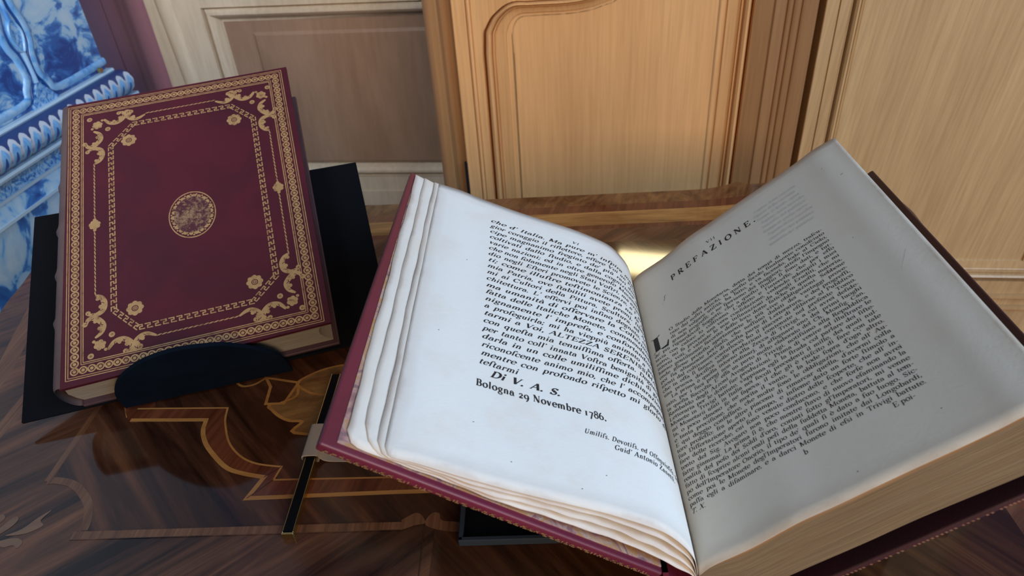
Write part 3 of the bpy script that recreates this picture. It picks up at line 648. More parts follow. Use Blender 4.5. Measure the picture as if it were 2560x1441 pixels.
def glyph(c):
    P = []; w_ = 0.5; S = lambda x, y0, y1: st(P, x, y0, y1)
    acc = {'à': 'a', 'è': 'e', 'ì': 'i', 'ò': 'o', 'ù': 'u'}
    if c in acc:
        P, w_ = glyph('ı' if c == 'ì' else acc[c]); P = list(P); m_ = w_ / 2; ln(P, m_ - 0.10, XH + 0.2, m_ + 0.04, XH + 0.07, 0.06); return P, w_
    if c == 'a': S(.33, .03, .32); el(P, .20, .30, .13, .13, 5, 165, .06, .04); dot(P, .09, .31, .045); el(P, .19, .13, .13, .13, 70, 300, .09, .03); ln(P, .2, .255, .33, .28, .03); ln(P, .2, 0.0, .34, .1, .03); ln(P, .33, .05, .43, .02, .05); w_ = .45
    elif c == 'b': S(.12, 0, ASC); flag(P, .12, ASC); el(P, .26, .22, .16, .21, -160, 160, .1, .03); w_ = .48
    elif c == 'c': el(P, .24, .225, .18, .22, 40, 320, .1, .03); dot(P, .37, .35, .05); w_ = .43
    elif c == 'd': S(.36, 0, ASC); flag(P, .36, ASC); el(P, .22, .22, .16, .21, 20, 340, .1, .03); sf(P, .41, 0, .07); w_ = .50
    elif c == 'e': el(P, .24, .225, .18, .22, 0, 325, .1, .03); ln(P, .08, .25, .40, .25, .035); w_ = .44
    elif c in 'fſ': S(.14, 0, .58); sf(P, .14, 0); el(P, .27, .56, .13, .13, 45, 180, .08, .04); dot(P, .36, .64, .05); ln(P, .05 if c == 'ſ' else .04, XH - .02, .14 if c == 'ſ' else .27, XH - .02, .04); w_ = .30
    elif c == 'g': el(P, .22, .29, .13, .145, 0, 360, .09, .03); el(P, .23, -.09, .17, .115, 0, 360, .07, .035); ln(P, .14, .16, .12, .05, .05); ln(P, .12, .05, .35, .02, .06); ln(P, .33, .38, .44, .41, .05); w_ = .46
    elif c == 'h': S(.12, 0, ASC); flag(P, .12, ASC); sf(P, .12, 0); el(P, .25, .27, .12, .16, 0, 165, .09, .03); S(.37, 0, .28); sf(P, .37, 0); w_ = .51
    elif c in 'iı': S(.13, 0, XH - .02); flag(P, .13, XH); sf(P, .13, 0); w_ = .27; (dot(P, .12, .61) if c == 'i' else None)
    elif c == 'j': S(.13, -.1, XH - .02); flag(P, .13, XH); dot(P, .12, .61); el(P, .05, -.1, .08, .1, 200, 360, .06, .04); w_ = .27
    elif c == 'l': S(.13, 0, ASC); flag(P, .13, ASC); sf(P, .13, 0); w_ = .27
    elif c == 'm':
        S(.12, 0, XH - .02); flag(P, .12, XH); sf(P, .12, 0)
        for q in (.12, .37): el(P, q + .125, .28, .12, .15, 0, 165, .09, .03); S(q + .245, 0, .29); sf(P, q + .245, 0)
        w_ = .75
    elif c == 'n': S(.12, 0, XH - .02); flag(P, .12, XH); sf(P, .12, 0); el(P, .25, .28, .12, .15, 0, 165, .09, .03); S(.37, 0, .29); sf(P, .37, 0); w_ = .50
    elif c == 'o': el(P, .24, .225, .18, .22, 0, 360, .1, .03); w_ = .48
    elif c == 'p': S(.12, DSC, XH - .02); flag(P, .12, XH); sf(P, .12, DSC); el(P, .26, .22, .16, .21, -160, 160, .1, .03); w_ = .49
    elif c == 'q': S(.36, DSC, XH); sf(P, .36, DSC); el(P, .22, .22, .16, .21, 20, 340, .1, .03); w_ = .49
    elif c == 'r': S(.12, 0, XH - .02); flag(P, .12, XH); sf(P, .12, 0); el(P, .25, .30, .12, .12, 60, 160, .06, .04); dot(P, .31, .38, .055); w_ = .36
    elif c == 's': el(P, .18, .335, .11, .10, 20, 250, .07, .04); el(P, .18, .115, .12, .105, -160, 80, .07, .04); ln(P, .13, .26, .24, .19, .09); w_ = .36
    elif c == 't': S(.13, .06, .56); ln(P, .03, XH - .02, .27, XH - .02, .04); el(P, .22, .08, .09, .08, 170, 310, .07, .04); w_ = .31
    elif c == 'u': S(.12, .14, XH - .02); flag(P, .12, XH); el(P, .24, .15, .12, .15, 180, 345, .08, .03); S(.36, .0, XH - .02); flag(P, .36, XH); sf(P, .40, 0, .07); w_ = .50
    elif c == 'v': ln(P, .07, XH, .23, 0, .09); ln(P, .23, 0, .37, XH, .035); sf(P, .08, XH, .09, .03, -1); sf(P, .37, XH, .07, .03, -1); w_ = .45
    elif c == 'z': ln(P, .07, XH - .025, .36, XH - .025, .04); ln(P, .34, XH, .08, 0, .08); ln(P, .06, .025, .37, .025, .045); w_ = .43
    elif c in 'x': ln(P, .07, XH, .37, 0, .09); ln(P, .36, XH, .07, 0, .035); w_ = .44
    elif c == 'A': ln(P, .06, 0, .32, CAP, .04); ln(P, .32, CAP, .56, 0, .1); ln(P, .15, .22, .47, .22, .03); sf(P, .07, 0, .09); sf(P, .56, 0, .11); w_ = .65
    elif c == 'B': S(.15, 0, CAP); el(P, .28, .50, .16, .15, -90, 90, .1, .03); el(P, .29, .18, .19, .175, -90, 90, .1, .03); ln(P, .05, .015, .3, .015, .03); ln(P, .05, CAP - .015, .3, CAP - .015, .03); ln(P, .15, .35, .3, .35, .03); w_ = .56
    elif c in 'CG': el(P, .34, .33, .27, .32, 40, 320, .11, .03); ln(P, .53, .48, .55, .66, .04); w_ = .64; (st(P, .54, .05, .28) if c == 'G' else None); (sf(P, .54, .28, .1, .03, -1) if c == 'G' else None)
    elif c == 'D': S(.15, 0, CAP); el(P, .27, .33, .31, .32, -90, 90, .11, .03); ln(P, .05, .015, .3, .015, .03); ln(P, .05, CAP - .015, .3, CAP - .015, .03); w_ = .66
    elif c in 'EFL':
        S(.15, 0, CAP); sf(P, .15, 0, .12)
        if c != 'L': ln(P, .05, CAP - .015, .5, CAP - .015, .035); ln(P, .49, CAP, .5, CAP - .16, .045); ln(P, .15, .35, .38, .35, .03); ln(P, .38, .27, .38, .43, .03)
        else: sf(P, .15, CAP, .12, .03, -1)
        if c != 'F': ln(P, .05, .015, .5, .015, .035); ln(P, .5, 0, .54, .18, .05)
        w_ = .58
    elif c == 'I': S(.15, 0, CAP); sf(P, .15, 0, .12); sf(P, .15, CAP, .12, .03, -1); w_ = .32
    elif c == 'M': S(.12, 0, CAP); ln(P, .12, CAP, .38, .05, .1); ln(P, .38, .05, .64, CAP, .04); S(.66, 0, CAP); sf(P, .12, 0, .1); sf(P, .66, 0, .12); sf(P, .09, CAP, .1, .03, -1); sf(P, .68, CAP, .1, .03, -1); w_ = .82
    elif c == 'N': st(P, .13, 0, CAP, .04); ln(P, .11, CAP, .54, 0, .1); st(P, .55, 0, CAP, .04); sf(P, .13, 0, .1); sf(P, .09, CAP, .1, .03, -1); sf(P, .55, CAP, .1, .03, -1); w_ = .68
    elif c == 'O': el(P, .34, .33, .27, .32, 0, 360, .11, .03); w_ = .68
    elif c in 'PR': S(.15, 0, CAP); sf(P, .15, 0, .12); el(P, .28, .48, .19, .165, -90, 90, .1, .03); ln(P, .05, CAP - .015, .3, CAP - .015, .03); ln(P, .15, .32, .3, .32, .03); w_ = .54; (ln(P, .28, .33, .56, 0, .1) if c == 'R' else None); (sf(P, .58, 0, .08) if c == 'R' else None); w_ = .62 if c == 'R' else .54
    elif c == 'S': el(P, .24, .48, .16, .16, 15, 255, .08, .04); el(P, .24, .17, .17, .16, -165, 80, .08, .04); ln(P, .15, .40, .33, .26, .11); ln(P, .40, .5, .41, .66, .03); ln(P, .07, 0, .08, .18, .03); w_ = .50
    elif c == 'T': S(.30, 0, CAP); sf(P, .30, 0, .12); ln(P, .05, CAP - .02, .55, CAP - .02, .04); ln(P, .05, CAP, .06, CAP - .16, .045); ln(P, .55, CAP, .54, CAP - .16, .045); w_ = .60
    elif c == 'U': S(.15, .2, CAP); el(P, .33, .22, .18, .21, 180, 360, .09, .03); st(P, .51, .2, CAP, .04); sf(P, .15, CAP, .11, .03, -1); sf(P, .51, CAP, .1, .03, -1); w_ = .66
    elif c == 'V': ln(P, .08, CAP, .32, 0, .1); ln(P, .32, 0, .54, CAP, .04); sf(P, .08, CAP, .11, .03, -1); sf(P, .54, CAP, .1, .03, -1); w_ = .62
    elif c == 'X': ln(P, .08, CAP, .54, 0, .1); ln(P, .52, CAP, .08, 0, .04); sf(P, .09, CAP, .1, .03, -1); sf(P, .52, CAP, .09, .03, -1); sf(P, .09, 0, .09); sf(P, .53, 0, .1); w_ = .62
    elif c == 'Z': ln(P, .07, CAP - .02, .5, CAP - .02, .04); ln(P, .48, CAP, .09, 0, .1); ln(P, .06, .02, .54, .02, .04); ln(P, .53, 0, .56, .18, .04); ln(P, .08, CAP, .06, CAP - .15, .04); w_ = .60
    elif c == '1': S(.15, 0, XH); sf(P, .15, 0, .12); sf(P, .15, XH, .12, .03, -1); w_ = .32
    elif c == '2': el(P, .22, .30, .13, .14, -20, 170, .08, .03); ln(P, .34, .27, .08, .03, .05); ln(P, .07, .035, .40, .035, .07); w_ = .46
    elif c == '7': ln(P, .06, XH - .03, .40, XH - .03, .05); ln(P, .39, XH, .18, DSC, .07); w_ = .44
    elif c == '8': el(P, .23, .50, .14, .15, 0, 360, .07, .04); el(P, .23, .17, .17, .18, 0, 360, .08, .04); w_ = .46
    elif c == '6': el(P, .23, .19, .17, .19, 0, 360, .09, .03); el(P, .36, .25, .31, .42, 110, 185, .09, .04); w_ = .46
    elif c == '9': el(P, .23, .25, .17, .19, 0, 360, .09, .03); el(P, .10, .19, .31, .42, -70, 5, .09, .04); w_ = .46
    elif c == '.': dot(P, .10, .04); w_ = .22
    elif c == ',': dot(P, .10, .04); ln(P, .13, .03, .06, -.12, .045); w_ = .22
    elif c == ':': dot(P, .10, .04); dot(P, .10, .36); w_ = .22
    elif c == ';': dot(P, .10, .04); ln(P, .13, .03, .06, -.12, .045); dot(P, .10, .36); w_ = .22
    elif c == "'": dot(P, .08, .64, .05); ln(P, .11, .63, .05, .50, .045); w_ = .17
    elif c == '-': ln(P, .04, .21, .26, .21, .055); w_ = .30
    return P, w_
GC = {}
def gl(c):
    if (c, WT[0]) not in GC: GC[c, WT[0]] = glyph(c)
    return GC[c, WT[0]]
def line_polys(txt, size, x0, x1=None, ital=False, track=0.0, weight=1.0, narrow=1.0, maxsq=1.12):
    """polygons in page coordinates; justified between x0 and x1"""
    words_ = txt.split(' '); sp0 = 0.26
    wl = [sum(gl(c)[1] * narrow + track for c in t) for t in words_]
    nat = sum(wl); k = size; sp = sp0
    xs = 1.0
    if x1 is not None:
        tot = (x1 - x0) / size; ns = max(len(words_) - 1, 1)
        sp = (tot - nat) / ns
        if sp < 0.25: xs = (tot - 0.25 * ns) / nat; sp = 0.25
        elif sp > 0.42: xs = min(maxsq, (tot - 0.42 * ns) / nat); sp = (tot - nat * xs) / ns
    out = []; px = 0.0
    for t in words_:
        for c in t:
            P, adv = gl(c)
            jx = random.uniform(-.006, .006); jy = random.uniform(-.010, .010)
            for q in P:
                out.append([(x0 + k * (px + xs * narrow * (a + jx + (0.36 * bb if ital else 0))), k * (bb + jy)) for a, bb in q])
            px += (adv * narrow + track) * xs
        px += sp
    return out, x0 + k * (px - sp)

class Sheet:
    """a leaf: cross-section profile (x,z) extruded along y; s = arc length from profile start"""
    def __init__(s, prof, n=10):
        s.p = smooth_pts(prof, n); s.s = [0.0]
        for a, c in zip(s.p, s.p[1:]): s.s.append(s.s[-1] + math.hypot(c[0] - a[0], c[1] - a[1]))
        s.L = s.s[-1]
    def at(s, t, off=0.0):
        t = min(max(t, 0.0), s.L - 1e-9); lo, hi = 0, len(s.s) - 1
        while hi - lo > 1:
            m_ = (lo + hi) // 2
            if s.s[m_] <= t: lo = m_
            else: hi = m_
        f = (t - s.s[lo]) / (s.s[hi] - s.s[lo]); a, c = s.p[lo], s.p[hi]
        def nrm(i):
            a_ = s.p[max(i - 1, 0)]; c_ = s.p[min(i + 1, len(s.p) - 1)]; d = math.hypot(c_[0] - a_[0], c_[1] - a_[1]); return (-(c_[1] - a_[1]) / d, (c_[0] - a_[0]) / d)
        n0, n1 = nrm(lo), nrm(hi); nx = n0[0] + (n1[0] - n0[0]) * f; nz = n0[1] + (n1[1] - n0[1]) * f
        return (a[0] + (c[0] - a[0]) * f + nx * off, a[1] + (c[1] - a[1]) * f + nz * off)
    def s_of_x(s, x):
        for i in range(len(s.p) - 1):
            if (s.p[i][0] - x) * (s.p[i + 1][0] - x) <= 0 and s.p[i][0] != s.p[i + 1][0]:
                return s.s[i] + (x - s.p[i][0]) / (s.p[i + 1][0] - s.p[i][0]) * (s.s[i + 1] - s.s[i])
        return s.L
YB = 0.229; PH = 0.285                     # foot of the open pages (distance from the eye) and page height
LP = [(-.0790, -.2549), (-.0650, -.2604), (-.0543, -.2658), (-.0430, -.2718), (-.0217, -.2820), (-.0081, -.2880), (.0138, -.2972), (.0291, -.3038), (.0475, -.3135), (.0587, -.3208), (.0672, -.3300), (.0735, -.3395), (.0772, -.3490), (.0790, -.3600)]
RP = [(.0796, -.3600), (.0861, -.3510), (.1053, -.3357), (.1253, -.3160), (.1418, -.3030), (.1592, -.2885), (.1729, -.2772), (.1920, -.2620), (.2053, -.2508), (.2150, -.2420), (.2295, -.2326)]
Lsh, Rsh = Sheet(LP), Sheet(RP)

book = thing('open_book', 'large old book lying open at two printed pages, crimson covers, on a black cradle', 'book', (0.08, 0.37, Z0 - 0.40))
inv = Vector((-0.08, -0.37, -(Z0 - 0.40)))
def LB(p): return (p[0] - 0.08, p[1] - 0.37, p[2] + 0.40)     # rel -> book-local
def page_mesh(name, sheet, texts, paperm, corner=None, wav=0.0, thick=0.00025):
    ns, ny = 90, 40; V = []; F = []; FM = []; UV = []
    def yedge(t, v):
        y = YB + PH * v
        if corner:
            r = corner
            if t < r and v < 0.5:
                lift = r - math.sqrt(max(r * r - (r - t) ** 2, 0)); y += lift * (1 - v / 0.5) ** 6 if v < 0.5 else 0
        if wav: y += wav * (1 - v) ** 8 * math.sin(t * 95 + 1.0) * math.sin(t * 37)
        return y
    for lay_ in (0, 1):
        for i in range(ns + 1):
            t = sheet.L * i / ns; q = sheet.at(t, 0 if lay_ == 0 else -thick)
            for j in range(ny + 1):
                v = j / ny; V.append(LB((q[0], yedge(t, v), q[1]))); UV.append((t / sheet.L, v))
    k = (ns + 1) * (ny + 1)
    for i in range(ns):
        for j in range(ny):
            a = i * (ny + 1) + j; F.append((a, a + ny + 1, a + ny + 2, a + 1)); FM.append(0)
            F.append((k + a, k + a + 1, k + a + ny + 2, k + a + ny + 1)); FM.append(0)
    def rimq(a, c): F.append((a, c, k + c, k + a)); FM.append(0)
    for i in range(ns):
        rimq((i + 1) * (ny + 1), i * (ny + 1)); rimq(i * (ny + 1) + ny, (i + 1) * (ny + 1) + ny)
    for j in range(ny): rimq(j, j + 1); rimq(ns * (ny + 1) + j + 1, ns * (ny + 1) + j)
    sm = [True] * len(F)
    for (polys, s0, y0, *mi) in texts:
        for q in polys:
            n0 = len(V)
            for (a, h) in q:
                xz = sheet.at(s0 + a, 0.00012); V.append(LB((xz[0], YB + y0 + h, xz[1]))); UV.append((0.5, 0.5))
            a2 = sum(q[i][0] * q[(i + 1) % len(q)][1] - q[(i + 1) % len(q)][0] * q[i][1] for i in range(len(q)))
            idx = tuple(range(n0, n0 + len(q)))
            F.append(idx if a2 > 0 else idx[::-1]); FM.append(mi[0] if mi else 1); sm.append(False)
    return mesh(name, V, F, [paperm, INK, GHOST], book, FM, sm, UV)

LT = ["che d' Italia. Ma pure m' inſpira mag-", "gior coraggio il riflettere, eſſere Voi un Prin-", "cipe magnanimo fregiato de' più rari doni,", "coltivati dallo ſtudio, e dalla cognizione di",
      "varie nazioni; ed in oltre generoſo Mecenate,", "che non ſolamente negli Stati Voſtri, ma ezian-", "dio negli Eſteri promovete le Scienze, e l' ar-", "ti; come illuſtre teſtimonianza ne fa la",
      "mia Patria, ove ſtabiliti avete premj, liberi", "mi ai Cultori della Pittura, Scultura, ed Ar-", "chitettura. L' eſſervi poi inſino degnato, con", "ma umanità di oſſervare la Collezione",
      "fatta delle Italiche Monete, commendando", "nignamente l' impreſa, e confortandomi", "a proſeguirla; mi ha vieppiù animato a pre-", "tarmi a Voi, ALTEZZA SERENISSIMA,",
      "con queſta mia tenuiſſima offerta. Degnate", "per tanto coll' innata Voſtra benignità di gra-", "darla in un colle umiliſſime dichiarazioni", "riconoſcente animo mio, che l' accompagna,", "mentre con profondo riſpetto mi glorio di"]
WT[0] = 1.35
tx = []
sl = Lsh.s_of_x(-0.0378); y_a, y_b = 0.2536, 0.0861
for i, t in enumerate(LT):
    P, e = line_polys(t, 0.0072, 0, 0.139, True, 0.02, narrow=1.0, maxsq=1.25)
    tx.append((P, sl - 0.0008 * i / 21, y_a + (y_b - y_a) * i / 21))
P, e = line_polys('teſtarmi', 0.0073, 0, None, True, 0.03); tx.append((P, sl - 0.0015, y_b))
P, e = line_polys('VI', 0.0052, 0, None, True, 0.15); tx.append((P, Lsh.s_of_x(0.026), 0.2614))
WT[0] = 1.6
P, e = line_polys('Di V. A. S.', 0.0086, 0, 0.0445, True, 0.02); tx.append((P, Lsh.s_of_x(-0.0325), 0.0772))
P, e = line_polys('Bologna 29 Novembre 1786.', 0.0083, 0, 0.082, False, 0.05, maxsq=1.25); tx.append((P, Lsh.s_of_x(-0.0398), 0.0670))
WT[0] = 1.35
P, e = line_polys('Umiliſs. Devotiſs. ed Oſſequioſiſs. Ser.', 0.0057, 0, 0.078, True, 0.06, maxsq=1.3); tx.append((P, Lsh.s_of_x(0.0203), 0.0525))
P, e = line_polys("Guid' Antonio Zanetti.", 0.0060, 0, 0.049, True, 0.06, maxsq=1.3); tx.append((P, Lsh.s_of_x(0.037), 0.0465))
def mark(sh, x, y, pts, wd, mi=1):
    P = []
    for p, q in zip(pts, pts[1:]): ln(P, p[0], p[1], q[0], q[1], wd)
    return (P, sh.s_of_x(x), y, mi)
WT[0] = 1.0
for x, y in ((-.052, .1888), (-.0632, .1032), (.016, .0117), (-.0399, .0381), (.030, .0250), (-.020, .0180)):
    tx.append(mark(Lsh, x, y, [(0, 0), (.0008, .0003)], .0004))
page_mesh('printed_page', Lsh, tx, PAPER, corner=0.006)

RT = ["O Studio della Monetaria, detta dei tempi di mezzo, traſcu-", "rato dai noſtri antichi, in queſto ſecolo finalmente conoſciuto", "di non volgare utilità, ha fatto, e va facendo, lode al Cielo,", "grandi progreſſi; e ne ſperiamo dei maggiori, atteſo l'impegno",
      "de' più riguardevoli Soggetti, che a queſto ſtudio ſi ſono dati, e tut-", "tavia con calore lo coltivano. L'affetto e l'intereſſe, che per eſſo", "nutro, mi fa provare una vera conſolazione, vedendo adempiti i miei", "interni voti, e valutate le mie inſinuazioni da quegli Eruditi, che mi",
      "hanno gentilmente favorito delle loro dotte fatiche in queſta materia,", "onde gliene proteſto apertamente le più vive obbligazioni. Sebbene", "poi ſia altamente perſuaſo, che neſſuno dubiti dei vantaggi prove-", "nienti dal coltivamento di queſta parte di Letteratura, e dei progreſſi,",
      "che in eſſa ſi fanno; contuttociò ho il piacere di eſibirne al Pubblico", "una pruova deciſiva nelle produzioni contenute nel preſente Tomo.", "La prima è quella intorno alla Zecca di Trivigi, a cui avrei deſide-", "rato, per i ſuoi pregj non ordinarj, di aſſegnare uno dei primi luoghi",
      "in queſta Raccolta. E' eſſa un parto molto elaborato del Ch. Monſig. Can.", "Rambaldo degli Azzoni Avogaro di Trivigi, notiſsimo alla Repubblica", "Letteraria per le dotte ſue produzioni. Prima di venire ad illuſtrare le", "Monete in Trivigi battute, s'appiana egli la ſtrada col parlare dei ſiſte-",
      "mi Monetarii uſati in Italia nei ſecoli precedenti il mille, dei quali nul-", "la, o poco almeno ſe ne ſapeva: il che gli è riuſcito di fare con tale", "e tanta preciſione, che merita il vanto, e la lode ſopra d'ogn' altro.", "E quì deggio confeſſare, che molte ſono le obbligazioni, che all' Au-",
      "tore profeſſo: fra le altre piacemi di rimarcar quella, d'avermi colla", "ſua Diſſertazione aperto il campo, e inſieme dato un forte ſtimolo a", "fare delle ricerche, cui ſono venute dietro delle ſcoperte, che all' in-", "tento del Sig. Avogaro non poco conducono, e che forſe non avrei",
      "fatte giammai. La prima ſi è, che mentre ſtavo di nuovo eſaminando la", "realità del peſo dei Soldi d'oro, coniati ſotto gl'Imperatori, mi venne", "fatto di ſcoprire alcuni reali peſi della ſuddetta Moneta, battuta al tem-", "po dell'Imperatore Onorio, il tipo de' quali ſi è dato a ſuo luogo. Sic-",
      "come poi le Monete degl'Imperatori furono imitate dai Longobardi,", "paſſa egli a diſaminare, e a darci Monete di eſsi in Trivigi battute."]
WT[0] = 1.08
tx = []
s0 = Rsh.s_of_x(0.0826); s1 = Rsh.s_of_x(0.1945)
for i, t in enumerate(RT):
    a = 0.0
    if i < 4: a = Rsh.s_of_x(0.0955) - s0
    if i == 14: a = 0.006
    it = False
    y0 = 0.1945 + (0.0413 - 0.1945) * i / 33
    P, e = line_polys(t, 0.00462, a, s1 - s0, it, 0.0)
    tx.append((P, s0, y0))
P, e = line_polys('T. X.', 0.0050, 0, None, True, 0.05); tx.append((P, s0, 0.0362))
P, e = line_polys('b', 0.0050, 0); tx.append((P, Rsh.s_of_x(0.1390), 0.0355))
P, e = line_polys('E poi-', 0.0050, 0); tx.append((P, Rsh.s_of_x(0.1790), 0.0362))
P, e = line_polys('VII', 0.0050, 0, None, False, 0.18); tx.append((P, Rsh.s_of_x(0.1345), 0.2612))
WT[0] = 1.45
P, e = line_polys('PREFAZIONE.', 0.0098, 0, Rsh.s_of_x(0.1690) - Rsh.s_of_x(0.1060), False, 0.30)
sc_ = (Rsh.s_of_x(0.1690) - Rsh.s_of_x(0.1060)) / max(e, 1e-6)
tx.append(([[(a * sc_, h) for a, h in q] for q in P], Rsh.s_of_x(0.1060), 0.2488))
LI = [[(.0040, .0012), (.0088, .0012), (.0086, .0158), (.0042, .0158)], [(.0012, 0), (.0118, 0), (.0100, .0014), (.0030, .0014)], [(.0018, .0168), (.0110, .0168), (.0096, .0156), (.0034, .0156)],
      [(.0100, 0), (.0158, .0002), (.0150, .0022), (.0096, .0014)], [(.0158, .0002), (.0172, .0062), (.0164, .0064), (.0146, .0020)]]
tx.append((LI, s0 - 0.0018, 0.1800))
WT[0] = 0.9
for i in range(9):      # faint offset of the facing title at the head of the page
    P, e = line_polys(random.choice(['intereſſe del pubblico', 'ſtampa di queſta opera', 'ſeguito della raccolta', 'delle antiche monete']), 0.0046, 0, 0.036)
    tx.append((P, Rsh.s_of_x(0.1660) + random.uniform(0, .004), 0.2580 - 0.0058 * i, 2))
WT[0] = 1.0
tx.append(mark(Rsh, .2190, .1345, [(0, 0), (-.0030, -.0050), (-.0085, -.0135)], .00022, 2)); tx.append(mark(Rsh, .2190, .1345, [(0, 0), (-.0030, -.0050)], .00018))
tx.append(mark(Rsh, .2180, .2364, [(0, 0), (.0020, .0006)], .0003))
for x, y in ((.1551, .0119), (.1933, .0236), (.2040, .1700), (.2120, .2560)): tx.append(mark(Rsh, x, y, [(0, 0), (.0007, .0002)], .0004))
tx.append(mark(Rsh, .0975, .2310, [(0, 0), (.0015, .003), (.0012, .005), (.0030, .0060)], .0003)); tx.append(mark(Rsh, .0960, .2265, [(0, 0), (.0005, .002), (-.001, .0035)], .0003, 2))
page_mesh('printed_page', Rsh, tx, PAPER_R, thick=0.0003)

# lower leaves on the left: each fans between board and top page
def board_z(x): return -.2440 + (x + .1012) * -.676
def page_z(x): return Lsh.at(Lsh.s_of_x(x))[1]
def leaf_prof(x0, wgt, lift0):
    pts = []
    for i in range(14):
        x = x0 + (0.056 - x0) * i / 13
        gap = (page_z(x) - board_z(x)) if x > -.0785 else 0.0042
        pts.append((x, board_z(x) + .0008 + wgt * (gap - .0012)))
    for bx, bz, px_, pz in ((.064, -.3560, .0700, -.3350), (.0735, -.3612, .0762, -.3475), (.0783, -.3640, .0786, -.3612)):
        pts.append((bx + (px_ - bx) * wgt, bz + (pz - bz) * wgt))
    return pts
for i, (x0, wgt, l0, cr, wv) in enumerate(((-.0962, .28, .0020, .009, .0006), (-.0897, .56, .0028, .015, .0010), (-.0825, .84, .0034, .008, .0006))):
    s = Sheet(leaf_prof(x0, wgt, l0), 8)
    ns, ny = 60, 44; V = []; F = []; UV = []
    for lay_ in (0, 1):
        for a in range(ns + 1):
            t = s.L * a / ns; q = s.at(t, -0.0003 * lay_)
            for j in range(ny + 1):
                v = j / ny; y = YB + PH * v
                if t < cr: y += (cr - math.sqrt(max(cr * cr - (cr - t) ** 2, 0))) * max(0, 1 - v * 3) ** 4
                y += wv * max(0, 1 - v * 2) ** 6 * (math.sin(t * 310 + i) * 0.3 + math.sin(t * 131 + 2 * i) * 0.5 + math.sin(t * 57 + i))
                ex = (0.0004 * math.sin(v * 17 + i * 2) + 0.0002 * math.sin(v * 53 + i)) * max(0, 1 - a / 6)
                V.append(LB((q[0] + ex, y, q[1]))); UV.append((a / ns, v))
    k = (ns + 1) * (ny + 1)
    for a in range(ns):
        for j in range(ny):
            c = a * (ny + 1) + j; F.append((c, c + ny + 1, c + ny + 2, c + 1)); F.append((k + c, k + c + 1, k + c + ny + 2, k + c + ny + 1))
        F.append(((a + 1) * (ny + 1), a * (ny + 1), k + a * (ny + 1), k + (a + 1) * (ny + 1)))
    for j in range(ny): F.append((j, j + 1, k + j + 1, k + j))
    o = mesh('loose_leaf', V, F, LEAF, book, None, True, UV)
# boards
def board(name, inner_a, inner_b, th, y0, y1, matl):
    d = Vector((inner_b[0] - inner_a[0], inner_b[1] - inner_a[1])).normalized(); n = Vector((d.y, -d.x))   # outwards (down)
    if n.y > 0: n = -n
    q = [inner_a, inner_b, (inner_b[0] + n.x * th, inner_b[1] + n.y * th), (inner_a[0] + n.x * th, inner_a[1] + n.y * th)]
    bb = B(); bb.prism([LB((p[0], y0, p[1])) for p in q], (0, y1 - y0, 0))
    return bb, q
def skew_slab(parts_y, th):
    """slab whose outer long edge runs slightly askew; parts_y = [(y, outer point, inner point)]"""
    bb = B(); P8 = []
    for y, pa, pb in parts_y:
        d = Vector((pb[0] - pa[0], pb[1] - pa[1])).normalized(); n = Vector((d.y, -d.x)); n = n if n.y < 0 else -n
        P8.append([LB((pa[0], y, pa[1])), LB((pb[0], y, pb[1])), LB((pb[0] + n.x * th, y, pb[1] + n.y * th)), LB((pa[0] + n.x * th, y, pa[1] + n.y * th))])
    bb.hexa(P8[0] + P8[1]); return bb
bb = skew_slab([(YB - .0035, (-.1060, board_z(-.1060)), (.0590, board_z(.0590))), (YB + PH + .0035, (-.1002, board_z(-.1002)), (.0590, board_z(.0590)))], .0058)
fcov = bevel(bb.build('front_cover', RED_OPEN, book), 0.0014, 3)
# gilt key pattern on the board edge facing the reader, scuffed
dl = Vector((.163, -.1103)).normalized(); nl = Vector((dl.y, -dl.x))
bb = B(); tt = 0.004
while tt < 0.192:
    wx = random.uniform(.0020, .0032)
    for (a, c, h0, h1) in ((0, wx, .0034, .0040), (0, .0006, .0034, .0050), (wx - .0006, wx, .0030, .0048), (wx * .5, wx + .001, .0046, .0051)):
        if random.random() < 0.75:
            q = []
            for (u_, h) in ((tt + a, h0), (tt + c, h0), (tt + c, h1), (tt + a, h1)):
                q.append(LB((-.1062 + dl.x * u_ + nl.x * h, YB - .00360, board_z(-.1062) + dl.y * u_ + nl.y * h)))
            bb.poly(q)
    tt += wx + random.uniform(.0012, .0022)
bb.build('gilt_edge_tooling', GOLD, fcov)
# marbled endpaper on the left board, peeping out beyond the leaves
bb = skew_slab([(YB + .0005, (-.0990, board_z(-.0990) + .0006), (.0585, board_z(.0585) + .0008)), (YB + PH - .0005, (-.0966, board_z(-.0966) + .0006), (.0585, board_z(.0585) + .0008))], .0010)
bb.build('marbled_endpaper', MARBLE, fcov)['label'] = 'marbled paper lining of the cover'
bb, qr = board('cover', (.2665, -.2635), (.1045, -.3968), .0042, YB - .0035, YB + PH + .0035, RED_SHADED)
bcov = bevel(bb.build('back_cover', RED_SHADED, book), 0.0012, 3)
dr = Vector((-.162, -.1333)).normalized(); nr = Vector((-dr.y, dr.x)); nr = nr if nr.y < 0 else -nr
bb = B(); tt = 0.002
while tt < 0.20:
    if random.random() < 0.85:
        q = [LB((.2665 + dr.x * u_ + nr.x * h, YB - .0036, -.2635 + dr.y * u_ + nr.y * h)) for (u_, h) in ((tt, .0022), (tt + .0012, .0024), (tt + .0006, .0040), (tt - .0006, .0038))]
        bb.poly(q)
    tt += random.uniform(.0019, .0026)
bb.build('gilt_edge_tooling', WORN, bcov)
